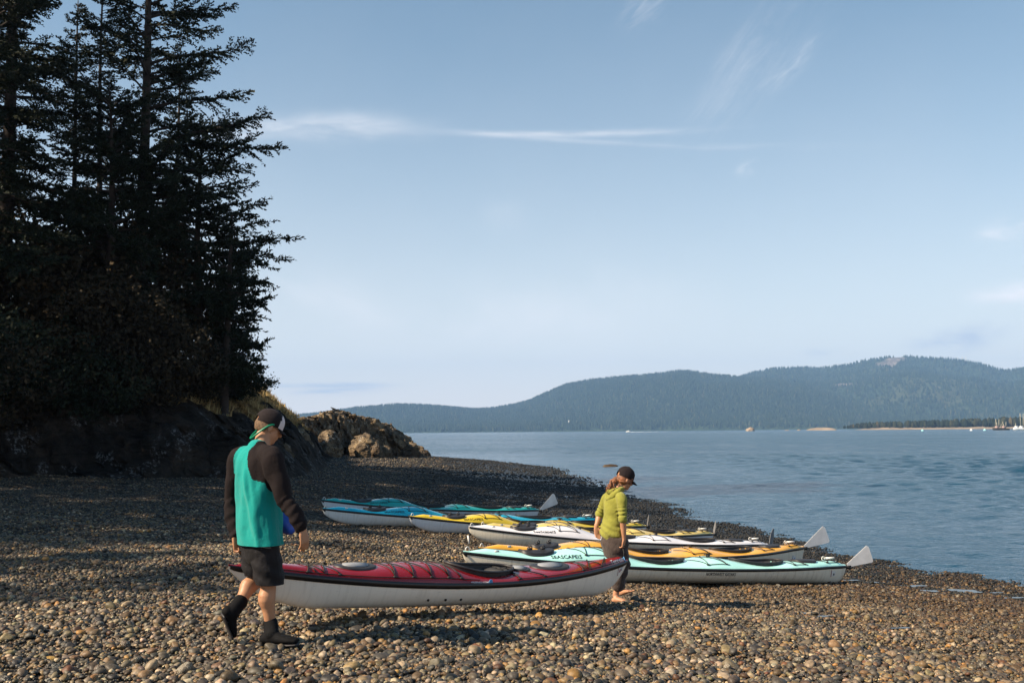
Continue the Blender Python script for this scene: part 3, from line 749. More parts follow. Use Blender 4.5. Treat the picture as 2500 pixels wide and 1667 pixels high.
disp = rocky * (0.55 * (hh - 0.4) * sstep(f2 - f1, 0, 0.2) + 0.2 * (hb - 0.5) * sstep(f2b - f1b, 0, .2) + 0.22 * fbm(p3 * 1.1, 4, 15)) + (1 - rocky) * 0.13 * fbm(p3 * 0.9, 4, 16)
z = z0 + h + disp * sstep(e, -0.8, 0.4) - 0.5 * (1 - sstep(e, -1.2, -0.2))
V = np.stack([x - rocky * 0.35 * (hh - 0.5), y - rocky * 0.5 * (hb - 0.3), z], -1)
nu, nv = len(gx), len(gy); F = grid_faces(nu, nv)
ok = (e > -1.0)[F].all(1); F = F[ok][:, ::-1]
used = np.unique(F); mp_ = np.full(len(V), -1); mp_[used] = np.arange(len(used))
def bank_z(px_, py_):
    i = np.clip(np.searchsorted(gx, px_), 0, nu - 1); j = np.clip(np.searchsorted(gy, py_), 0, nv - 1); return z[i * nv + j]
bank_mat, t, bs = new_mat('bank_ground')
# same rock below, dry grass and soil above
at = t.node('ShaderNodeAttribute', attribute_name='col'); sp = t.node('ShaderNodeSeparateColor', {0: at.outputs['Color']})
gp = t.node('ShaderNodeNewGeometry').outputs['Position']
n1 = t.noise(gp, 0.7, 5, 0.65); n2 = t.noise(gp, 4.0, 5, 0.7)
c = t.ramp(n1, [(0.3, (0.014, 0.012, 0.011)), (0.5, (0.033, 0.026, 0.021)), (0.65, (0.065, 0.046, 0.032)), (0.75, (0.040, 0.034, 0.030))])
c = t.mix(t.smooth(n2, 0.3, 0.75), t.mix(1.0, c, (0.5, 0.5, 0.52), 'MULTIPLY'), c)
lich = t.math('MULTIPLY', t.smooth(t.noise(gp, 0.9, 3, 0.6), 0.54, 0.62), t.smooth(t.noise(gp, 8.0, 4, 0.7), 0.5, 0.6))
c = t.mix(t.math('MULTIPLY', lich, 0.6), c, (0.20, 0.20, 0.20))
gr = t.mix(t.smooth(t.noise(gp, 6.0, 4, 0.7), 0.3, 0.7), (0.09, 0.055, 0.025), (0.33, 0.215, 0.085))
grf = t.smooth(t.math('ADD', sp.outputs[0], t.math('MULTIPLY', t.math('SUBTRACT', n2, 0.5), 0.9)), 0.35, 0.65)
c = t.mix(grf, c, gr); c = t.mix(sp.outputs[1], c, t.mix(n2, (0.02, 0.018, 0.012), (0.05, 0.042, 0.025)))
setc(t, bs, col=c, rough=0.93, spec=0.15)
mw = t.node('ShaderNodeMapping', {'Vector': gp}); mw.inputs['Rotation'].default_value = (R(25), R(20), R(30)); mw.inputs['Scale'].default_value = (1, 1, 3.4)
crk = t.node('ShaderNodeTexVoronoi', {'Vector': t.mix(0.2, mw.outputs[0], t.noise(gp, 1.2, 3, 0.5, 0, True)), 'Scale': 1.3}, feature='DISTANCE_TO_EDGE')
hgt = t.math('ADD', t.math('MULTIPLY', n2, 0.7), t.math('MULTIPLY', t.smooth(crk.outputs['Distance'], 0.0, 0.10), 0.22))
bump(t, bs, hgt, 1.0, 0.22)
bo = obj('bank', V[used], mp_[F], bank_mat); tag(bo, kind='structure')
gn = fbm(xyz(x, y) * 0.35, 3, 44)
far_ = sstep(y, 36, 42)
grass_w = np.clip(sstep(e + (1.3 - .5 * far_) * gn, 2.2 - 1.0 * far_, 4.5 - 2.0 * far_), 0, 1)
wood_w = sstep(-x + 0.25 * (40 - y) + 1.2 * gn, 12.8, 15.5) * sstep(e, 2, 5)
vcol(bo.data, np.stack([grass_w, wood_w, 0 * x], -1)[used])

# dry grass standing on the bank
q = np.random.default_rng(8)
mask = np.nonzero((grass_w > 0.35) & (y > 30) & (y < 80) & (x > -22) & (e < 16) & (wood_w < 0.9))[0]
n = 60000; pick = q.choice(mask, n); bx = x[pick] + q.uniform(-.12, .12, n); by = y[pick] + q.uniform(-.12, .12, n); bz = z[pick] - 0.04
cl_ = 0.5 + 0.5 * sstep(fbm(xyz(bx, by) * 1.2, 2, 3), -0.4, 0.6)
hgt_ = q.uniform(0.14, 0.42, n) * cl_; an = q.uniform(0, 6.28, n); wd = q.uniform(0.012, 0.03, n); ln = q.uniform(0.0, 0.5, n); la = q.normal(0.6, 0.9, n)
dx, dy = np.cos(an) * wd, np.sin(an) * wd
V = np.stack([np.stack([bx - dx, by - dy, bz], -1), np.stack([bx + dx, by + dy, bz], -1), np.stack([bx + ln * hgt_ * np.cos(la), by + ln * hgt_ * np.sin(la), bz + hgt_], -1)], 1).reshape(-1, 3)
grass_mat, t, bs = new_mat('dry_grass')
setc(t, bs, col=t.ramp(t.node('ShaderNodeNewGeometry').outputs['Random Per Island'], [(0, (0.16, 0.10, 0.045)), (0.5, (0.33, 0.23, 0.10)), (0.85, (0.48, 0.36, 0.17)), (1, (0.2, 0.19, 0.08))]), rough=0.8, spec=0.2)
tag(obj('dry_grass', V, np.arange(3 * n).reshape(-1, 3), grass_mat, None, False), kind='stuff')

# ================================================================ air between here and the hills
hz_m = bpy.data.materials.new('sea_air'); hz_m.use_nodes = True; t = NT(hz_m.node_tree); t.n.clear()
pv = t.node('ShaderNodeVolumePrincipled'); pv.inputs['Color'].default_value = (0.33, 0.58, 1.0, 1); pv.inputs['Density'].default_value = 0.000098; pv.inputs['Anisotropy'].default_value = 0.0
ou = t.node('ShaderNodeOutputMaterial'); t.l.new(pv.outputs[0], ou.inputs['Volume'])
mb = MB(); mb.box((1500, 2900, 320), (8500, 6500, 330)); hz = mb.build('haze', hz_m, None, False); tag(hz, kind='stuff')
# ================================================================ trees
needle_mat, t, bs = new_mat('fir_needles')
geo = t.node('ShaderNodeNewGeometry'); rn = geo.outputs['Random Per Island']
n = t.noise(geo.outputs['Position'], 0.8, 3, 0.6)
c = t.ramp(t.math('ADD', t.math('MULTIPLY', rn, 0.5), t.math('MULTIPLY', n, 0.6)), [(0.2, (0.006, 0.012, 0.007)), (0.55, (0.012, 0.019, 0.009)), (0.8, (0.024, 0.028, 0.011)), (0.95, (0.05, 0.042, 0.016))])
setc(t, bs, col=c, rough=0.75, spec=0.25)
bark_mat = simple('fir_bark', (0.035, 0.025, 0.020), 0.95, 0.45, 3.0, 1.0, 14.0)
brush_mat, t, bs = new_mat('brush_leaves')
geo = t.node('ShaderNodeNewGeometry'); rn = geo.outputs['Random Per Island']
c = t.ramp(t.math('ADD', t.math('MULTIPLY', rn, 0.6), t.math('MULTIPLY', t.noise(geo.outputs['Position'], 0.6, 3), 0.5)), [(0.2, (0.014, 0.011, 0.008)), (0.5, (0.026, 0.021, 0.012)), (0.8, (0.045, 0.032, 0.017)), (0.97, (0.10, 0.065, 0.03))])
setc(t, bs, col=c, rough=0.85, spec=0.2)

def blades(base, dirs, length, width, q):
    """one slim pointed blade (a triangle pair) per base point"""
    n = len(base); side = np.cross(dirs, q.normal(size=(n, 3))); side /= np.linalg.norm(side, axis=1)[:, None] + 1e-9
    mid = base + dirs * (length * 0.45)[:, None]
    return np.stack([base, mid + side * width[:, None], base + dirs * length[:, None], mid - side * width[:, None]], 1)
def conifer_data(H, Hb, rad, nbr, seed, lean=(0, 0), trunk_r=0.2, thick=1.0, tiplen=0.3):
    """rad(t, az) -> branch reach at height fraction t; returns trunk builder and needle quads"""
    q = np.random.default_rng(seed); tb = MB(); quads = []
    zs = np.linspace(0, 1, 14)
    ax = np.stack([lean[0] * zs ** 1.5 + 0.10 * np.sin(zs * 5 + seed), lean[1] * zs + 0.08 * np.cos(zs * 4 + seed), zs * H - 0.8], -1)
    tb.tube(ax, trunk_r * (1.02 - zs) ** 0.8 + 0.015, 9)
    def trunk_pt(h): f = (h + 0.8) / H; return np.array([np.interp(f, zs, ax[:, k]) for k in range(3)])
    for b in range(nbr):
        f = (b + q.uniform(0, 1)) / nbr
        f = f ** 0.92
        h = Hb + (H - 1.0 - Hb) * f; a = q.uniform(0, 2 * np.pi)
        L = rad((h) / H, a) * q.uniform(0.62, 1.12)
        if L < 0.25: L = 0.25
        dr = np.array([math.cos(a), math.sin(a), 0]); 
        sl = 0.10 + 0.55 * f + q.normal(0, 0.07)              # lower limbs droop, upper ones rise
        u = np.linspace(0, 1, 9)
        dz = L * (sl * u - (0.55 - 0.25 * f) * u ** 2 * 1.0 + 0.22 * u ** 4)
        sw = np.cross(dr, [0, 0, 1.0]) * q.normal(0, 0.10)
        pts = trunk_pt(h)[None] + dr[None] * (L * u)[:, None] + sw[None] * (L * u ** 2)[:, None]; pts[:, 2] += dz
        tb.tube(pts, (0.012 + 0.014 * L) * (1.05 - u), 4)
        # side sprays
        m = max(6, int(L / 0.075 * thick)); v = 0.22 + 0.78 * (np.arange(m) + q.uniform(0, 1, m)) / m
        o = np.stack([np.interp(v, u, pts[:, k]) for k in range(3)], -1)
        T = np.gradient(pts, axis=0); T /= np.linalg.norm(T, axis=1)[:, None]; To = np.stack([np.interp(v, u, T[:, k]) for k in range(3)], -1)
        sd = np.where(np.arange(m) % 2 == 0, 1, -1)[:, None] * np.cross(dr, [0, 0, 1.0])[None]
        sl_ = (0.22 + 0.20 * L) * (1.05 - v) ** 0.6 * q.uniform(0.5, 1.25, m) + 0.12
        D = To * q.uniform(0.55, 1.1, m)[:, None] + sd * q.uniform(0.45, 1.0, m)[:, None]; D[:, 2] += q.normal(0.0, 0.42, m)
        D /= np.linalg.norm(D, axis=1)[:, None]
        D = np.vstack([D, To[-1:]]); o = np.vstack([o, pts[-1:] - T[-1:] * 0.1]); sl_ = np.append(sl_, tiplen)
        k = np.maximum(3, (sl_ / 0.068).astype(int)); idx = np.repeat(np.arange(len(o)), k)
        w = np.concatenate([(np.arange(kk) + 0.5) / kk for kk in k])
        bp = o[idx] + D[idx] * (sl_[idx] * w)[:, None]; bp[:, 2] -= 0.12 * (w ** 2) * sl_[idx]
        for s_ in (1, -1):
            sdv = np.cross(D[idx], [0, 0, 1.0]); nn = np.linalg.norm(sdv, axis=1)[:, None] + 1e-6
            dd_ = D[idx] * 0.75 + s_ * sdv / nn * 0.65 + q.normal(0, 0.28, (len(bp), 3)); dd_ /= np.linalg.norm(dd_, axis=1)[:, None]
            quads.append(blades(bp, dd_, q.uniform(0.11, 0.21, len(bp)) * (1.15 - 0.5 * w), q.uniform(0.024, 0.042, len(bp)), q))
    Q = np.concatenate(quads); return tb, Q
def quad_mesh(name, Q, mat, smooth=False):
    V = Q.reshape(-1, 3); F = np.arange(len(V)).reshape(-1, 4)
    me = np_mesh(name, V, F, smooth); me.materials.append(mat); return me
TREES = {}
def make_tree(key, loc, *a, name='fir_tree', mat=None, rz=0.0, sc=1.0, label=None, group=None, **kw):
    """key names the crown; asking for the same key again reuses its meshes"""
    if key not in TREES:
        tb, Q = conifer_data(*a, **kw); V, f = tb.data()
        tm = np_mesh('trunk', V, f); tm.materials.append(bark_mat)
        TREES[key] = (tm, quad_mesh('crown', Q, mat or needle_mat)); print(key, len(Q))
    tm, cm = TREES[key]
    r = empty(name, loc); r.rotation_euler = (0, 0, rz); r.scale = (sc, sc, sc)
    for nm, me in (('trunk', tm), ('crown', cm)):
        o = bpy.data.objects.new(nm, me); COL.objects.link(o); o.parent = r
    return tag(r, label, 'tree', group)
def spot(px, D): d = ray(px, 1050); x = d[0] * D; return (x, D, float(bank_z(x, D)) - 0.15)
def cone(base, tip, pw, amp=0.25, seed=0, side=None, cut=0.0):
    def f(t, a):
        r = tip + (base - tip) * max(0.0, 1 - t) ** pw
        if t < cut: r *= 0.45 + 0.55 * t / cut
        r *= 1 + amp * math.sin(t * 17 + seed) * math.cos(2 * a + seed) + amp * 0.6 * math.sin(t * 31 + seed * 3)
        if side: r *= 1 + side[0] * math.cos(a - side[1])
        return r
    return f
GR = 'conifers on the wooded bank'
make_tree('tall', spot(330, 38), 21.5, 2.6, cone(4.1, 1.2, 0.6, 0.30, 1, (0.34, -0.2), 0.4), 135, 11, trunk_r=0.27, label='tall ragged fir whose bare trunk shows between its limbs, right of the small treetop', group=GR)
make_tree('broad', spot(-12, 36), 23.5, 3.0, cone(3.6, 1.5, 0.6, 0.25, 2), 150, 12, trunk_r=0.3, label='huge dark fir at the left edge with its top beyond the frame', group=GR)
make_tree('small', spot(225, 47), 19.4, 4.0, cone(2.6, 0.10, 0.8, 0.25, 3), 105, 13, trunk_r=0.17, label='smaller fir whose thin spire shows between the two tall firs', group=GR)
make_tree('right', spot(480, 39), 11.6, 1.0, cone(3.4, 0.5, 0.55, 0.30, 4, (0.12, -0.2), 0.5), 120, 14, trunk_r=0.2, label='shorter fir right of the tallest trunk, reaching out over the slope', group=GR)
make_tree('edge', spot(555, 41), 6.4, 0.3, cone(1.15, 0.3, 0.5, 0.3, 5, (0.3, 0)), 90, 15, trunk_r=0.12, label='low dark fir at the right end of the wood above the dry grass', group=GR)
make_tree('broad', spot(-60, 33), rz=2.1, sc=0.94, label='fir half cut off by the left edge of the photo, nearest to the beach', group=GR)
make_tree('small', spot(160, 41), rz=1.1, sc=0.80, label='mid height fir standing before the gap under the small treetop', group=GR)
make_tree('right', spot(250, 36.5), rz=2.7, sc=1.0, label='short fir in front of the tallest trunk on its left', group=GR)
make_tree('tall', spot(-130, 44), rz=3.9, sc=1.04, label='fir behind the huge dark fir at the left edge', group=GR)
make_tree('small', spot(420, 44), rz=4.4, sc=0.78, label='thin fir behind the short firs right of the tallest trunk', group=GR)
# the long low limbs that reach out to the right over the slope
def limb_tree(key, loc, spec, label, H=6.0):
    q = np.random.default_rng(77); tb = MB(); quads = []
    zs = np.linspace(0, 1, 8); tb.tube(np.stack([0.2 * zs, 0 * zs, zs * H - 0.8], -1), 0.16 * (1.05 - zs) ** 0.7 + 0.02, 8)
    for (h, a, L, slope, curl) in spec:
        dr = np.array([math.cos(a), math.sin(a), 0]); u = np.linspace(0, 1, 12)
        pts = np.array([0.15, 0, h])[None] + dr[None] * (L * u)[:, None]; pts[:, 2] += L * (slope * u + curl * u ** 2) + 0.05 * np.sin(u * 11 + h)
        pts[:, 1] += 0.06 * np.sin(u * 7 + h) * L * 0.3
        tb.tube(pts, (0.014 + 0.012 * L) * (1.05 - u), 5)
        m = int(L / 0.05); v = 0.25 + 0.75 * q.uniform(0, 1, m)
        T = np.gradient(pts, axis=0); T /= np.linalg.norm(T, axis=1)[:, None]
        o = np.stack([np.interp(v, u, pts[:, k]) for k in range(3)], -1); To = np.stack([np.interp(v, u, T[:, k]) for k in range(3)], -1)
        D = To * q.uniform(.4, 1, m)[:, None] + np.cross(dr, [0, 0, 1])[None] * q.uniform(-1, 1, m)[:, None]; D[:, 2] += q.uniform(-.55, .55, m); D /= np.linalg.norm(D, axis=1)[:, None]
        sl_ = (0.25 + 0.1 * L) * (1.1 - v) ** 0.5 * q.uniform(0.5, 1.3, m)
        D = np.vstack([D, To[-1:]]); o = np.vstack([o, pts[-1:]]); sl_ = np.append(sl_, 0.35)
        k = np.maximum(3, (sl_ / 0.07).astype(int)); idx = np.repeat(np.arange(len(o)), k); w = np.concatenate([(np.arange(kk) + .5) / kk for kk in k])
        bp = o[idx] + D[idx] * (sl_[idx] * w)[:, None]
        for s_ in (1, -1):
            dd_ = D[idx] * 0.8 + q.normal(0, 0.45, (len(bp), 3)); dd_ /= np.linalg.norm(dd_, axis=1)[:, None]
            quads.append(blades(bp, dd_, q.uniform(0.11, 0.20, len(bp)), q.uniform(0.024, 0.04, len(bp)), q))
    V, f = tb.data(); tm = np_mesh('trunk', V, f); tm.materials.append(bark_mat); cm = quad_mesh('crown', np.concatenate(quads), needle_mat)
    r = empty('fir_tree', loc)
    for nm, me in (('trunk', tm), ('crown', cm)): o = bpy.data.objects.new(nm, me); COL.objects.link(o); o.parent = r
    return tag(r, label, 'tree', GR)
qs = np.random.default_rng(5)
spec = [(6.9, 0.05, 2.5, 0.05, 0.02), (7.9, -0.4, 1.6, 0.3, 0.02), (7.4, 0.4, 1.5, 0.3, 0.0), (6.5, 0.0, 2.2, -0.12, 0.0), (6.2, -0.3, 1.9, -0.15, -0.05), (5.6, 0.3, 1.5, -0.15, -0.1), (5.0, -0.1, 1.4, -0.45, 0.0), (4.4, 0.1, 1.2, -0.3, -.1), (3.9, -.3, 1.3, -0.4, 0), 
        (3.2, 0.1, 1.2, -0.3, 0.02), (2.6, 0.0, 1.2, -0.2, -0.1), (2.1, 0.2, 1.1, -0.15, 0.0), (1.5, 0.0, 1.2, -0.1, 0.05), (1.9, -0.4, 1.2, -0.25, 0.1)]
spec += [(qs.uniform(1, 8.2), qs.uniform(0, 6.28), qs.uniform(0.8, 1.7), qs.uniform(-0.2, 0.4), 0.0) for _ in range(60)]
limb_tree('reach', spot(545, 38.5), spec, 'fir leaning over the dry slope with one long limb reaching out to the right', 8.8)
# trees further along the bank, out of the picture to the left: their shade lies on the beach
for i, (k, x, y, sc, rz) in enumerate((('broad', -24, 27, 0.85, .4), ('tall', -22.5, 22, 0.85, 2.0), ('broad', -25, 18, 0.72, 4.0), ('tall', -22.5, 14.2, 0.75, 3.3), ('tall', -23.0, 11.0, 0.73, 1.0), ('tall', -22.5, 8.0, .72, 2.2), ('tall', -23, 5.2, .78, 5.2), ('tall', -22.5, 2.4, .82, 3.9), ('broad', -26.5, 9.0, .66, 4.2), ('broad', -26, 4.5, .62, 1.3), ('broad', -29, 6, .72, .3), ('broad', -29, 12, .8, 2.9), ('broad', -28, 17.5, .82, 3.9), ('tall', -25.5, 12.6, .78, .9), ('broad', -23, 24.5, .7, 5.1), ('tall', -30, 22, 0.95, 5.0), ('broad', -32, 29, 0.95, 3.0), ('tall', -27, 36, 1.0, 1.2), ('broad', -24, 43, 0.95, 5.5), ('broad', -30, 14, .8, 1.7))):
    make_tree(k, (x, y, float(bank_z(x, y)) - 0.2), rz=rz, sc=sc, label='dark fir of the same wood standing beyond the left edge', group='firs of the wood beyond the left edge')

# shrubs and brush under the trees
def shrub_mesh(seed, n, r, leaf, mat, stems=7):
    q = np.random.default_rng(seed); tb = MB(); c = []
    for s_ in range(stems):
        a = q.uniform(0, 6.28); tp = np.array([math.cos(a) * r[0] * q.uniform(.2, .8), math.sin(a) * r[1] * q.uniform(.2, .8), r[2] * q.uniform(0.8, 1.7)])
        u = np.linspace(0, 1, 6)[:, None]; tb.tube(u * tp + np.sin(u * 5 + s_) * 0.05, 0.02 * (1.1 - u[:, 0]), 4)
    d = q.normal(size=(n, 3)); d /= np.linalg.norm(d, axis=1)[:, None]; rad = q.uniform(0.45, 1.0, n) ** 0.6
    rad *= 1 + 0.35 * fbm(d * 2.1 + seed, 3, seed)
    p = d * rad[:, None] * r + [0, 0, r[2] * 0.9]
    p = p[fbm(p * 1.6 / max(r) * 2, 3, seed + 2) > -0.28]; n = len(p)
    D = q.normal(size=(n, 3)); D /= np.linalg.norm(D, axis=1)[:, None]
    Q = blades(p, D, q.uniform(0.7, 1.3, n) * leaf, q.uniform(0.25, 0.4, n) * leaf, q)
    V, f = tb.data(); tm = np_mesh('stem', V, f); tm.materials.append(bark_mat); return tm, quad_mesh('foliage', Q, mat)
SH = [shrub_mesh(1, 6500, (1.9, 1.6, 1.5), 0.13, brush_mat), shrub_mesh(2, 6000, (1.5, 1.5, 1.9), 0.12, brush_mat), shrub_mesh(3, 6500, (1.8, 1.6, 1.4), 0.12, needle_mat)]
nm_ = 0
look = [('broad brown leafy', 0), ('tall brown twiggy', 1), ('dark green', 2)]
shr = [(-10, 31.5, 0, 1.1), (70, 33, 2, 1.2), (150, 34, 1, 1.15), (215, 33.8, 2, 1.0), (300, 35.2, 1, 1.35), (385, 36.2, 0, 1.2), (350, 35.4, 1, 1.0), (455, 37.5, 0, 0.9), (520, 39, 2, 0.85), (575, 41.5, 2, 0.72), (120, 36.5, 0, 1.7), (260, 38, 1, 1.7), (20, 35, 1, 1.6), (400, 39, 1, 1.55), (-60, 32, 2, 1.3), (-100, 35, 0, 1.7),
       (330, 40, 1, 1.8), (190, 40, 2, 1.9), (60, 40, 0, 2.0), (480, 41.5, 0, 1.2)]
shr_lab = ['leftmost brown shrub above the rocks at the edge of the photo', 'dark green shrub above the white lichen patch at the far left', 'brown shrub above the rocks below the mid height fir', 'dark green shrub between the brown shrubs under the small treetop',
           'largest brown twiggy shrub in front of the tallest trunk', 'brown leafy shrub above the pale rock slab', 'brown twiggy shrub between the tallest trunk and the rock slab', 'low brown shrub at the top of the dry grass slope', 'dark green shrub under the shorter right hand fir', 'last dark green shrub where the wood ends above the dry grass',
           'broad brown shrub behind the lichen covered rocks', 'brown shrub filling the shade behind the short fir', 'brown shrub behind the leftmost rocks', 'brown shrub deep in shade right of the tallest trunk', 'dark green shrub just outside the left edge', 'brown shrub outside the left edge behind the rocks',
           'tall brown thicket behind the tallest trunk', 'dark green thicket between the trunks', 'wide brown thicket under the huge dark fir', 'brown thicket behind the shorter right hand fir']
for (px, D, k, sc), lab in zip(shr, shr_lab):
    r = empty('shrub', spot(px, D)); r.rotation_euler = (0, 0, px * 0.7); r.scale = (sc, sc, sc)
    for nm, me in zip(('stem', 'foliage'), SH[k]): o = bpy.data.objects.new(nm, me); COL.objects.link(o); o.parent = r
    tag(r, lab, 'shrub', 'shrubs under the firs')
# ================================================================ kayaks
def hull_mat(name, col, dirt):
    m, t, bs = new_mat(name); o = t.node('ShaderNodeTexCoord').outputs['Object']
    mp = t.node('ShaderNodeMapping', {'Vector': o}); mp.inputs['Scale'].default_value = (9.0, 3.0, 0.8)
    st = t.noise(mp.outputs[0], 3.0, 4, 0.65); big = t.noise(o, 2.2, 3)
    z = t.node('ShaderNodeSeparateXYZ', {0: o}).outputs[2]
    low = t.smooth(t.math('ADD', z, t.math('MULTIPLY', big, 0.12)), 0.17, 0.02)
    f = t.math('MULTIPLY', t.math('ADD', t.math('MULTIPLY', t.smooth(st, 0.45, 0.75), 0.55), t.math('MULTIPLY', low, 0.6)), dirt, clamp=True)
    c = t.mix(f, col, (0.30, 0.235, 0.16))
    mp2 = t.node('ShaderNodeMapping', {'Vector': o}); mp2.inputs['Scale'].default_value = (2.0, 14.0, 30.0); mp2.inputs['Rotation'].default_value = (0, 0.3, 0)
    scr = t.smooth(t.noise(mp2.outputs[0], 5.0, 2), 0.70, 0.76)
    c = t.mix(t.math('MULTIPLY', scr, 0.35), c, (0.16, 0.14, 0.12))
    setc(t, bs, col=c, rough=t.math('ADD', 0.22, t.math('MULTIPLY', big, 0.25)), spec=0.5)
    return m
def gel(name, col, rough=0.16):
    m, t, bs = new_mat(name); o = t.node('ShaderNodeTexCoord').outputs['Object']
    n = t.noise(o, 2.5, 4, 0.6); fine = t.noise(o, 35, 3, 0.6)
    c = t.mix(t.smooth(n, 0.3, 0.75), [x * 0.9 for x in col], [min(x * 1.07 + 0.008, 1) for x in col])
    c = t.mix(t.math('MULTIPLY', t.smooth(fine, 0.62, 0.75), 0.16), c, (0.35, 0.32, 0.28))
    setc(t, bs, col=c, rough=t.math('ADD', rough, t.math('MULTIPLY', n, 0.18)), coat=0.3)
    return m
black_trim = simple('black_trim', (0.008, 0.008, 0.009), 0.35, 0.3, 5.0)
rubber = simple('black_rubber', (0.022, 0.020, 0.022), 0.55, 0.35, 7.0, 0.3, 30)
cordm = simple('black_cord', (0.014, 0.013, 0.013), 0.7, 0.2, 20)
seat_m = simple('seat_foam', (0.02, 0.02, 0.022), 0.7, 0.2, 9)
metal = simple('rudder_aluminium', (0.60, 0.59, 0.58), 0.38, 0.1, 6.0, metal=0.55)
whitep = simple('white_plastic', (0.72, 0.70, 0.66), 0.4, 0.08, 9)
inkm = simple('black_lettering', (0.01, 0.011, 0.012), 0.4, 0.1)
ink_w = simple('white_lettering', (0.75, 0.72, 0.70), 0.4, 0.05)
blue_m = simple('blue_cloth', (0.006, 0.07, 0.42), 0.4, 0.2, 6, 0.4, 20)
decal_r = simple('red_sticker', (0.30, 0.05, 0.05), 0.5); decal_b = simple('blue_sticker', (0.05, 0.22, 0.45), 0.4)

def txt_tris(body, size):
    cu = bpy.data.curves.new('lettering', 'FONT'); cu.body = body; cu.size = size; cu.resolution_u = 2; cu.offset = size * 0.012
    o = bpy.data.objects.new('lettering', cu); COL.objects.link(o)
    dg = bpy.context.evaluated_depsgraph_get(); me = o.evaluated_get(dg).to_mesh()
    me.calc_loop_triangles()
    V = np.array([v.co[:] for v in me.vertices]); F = np.array([t.vertices[:] for t in me.loop_triangles])
    o.evaluated_get(dg).to_mesh_clear(); bpy.data.objects.remove(o); bpy.data.curves.remove(cu)
    V = V[:, :2]; V[:, 0] -= V[:, 0].min(); return V, F

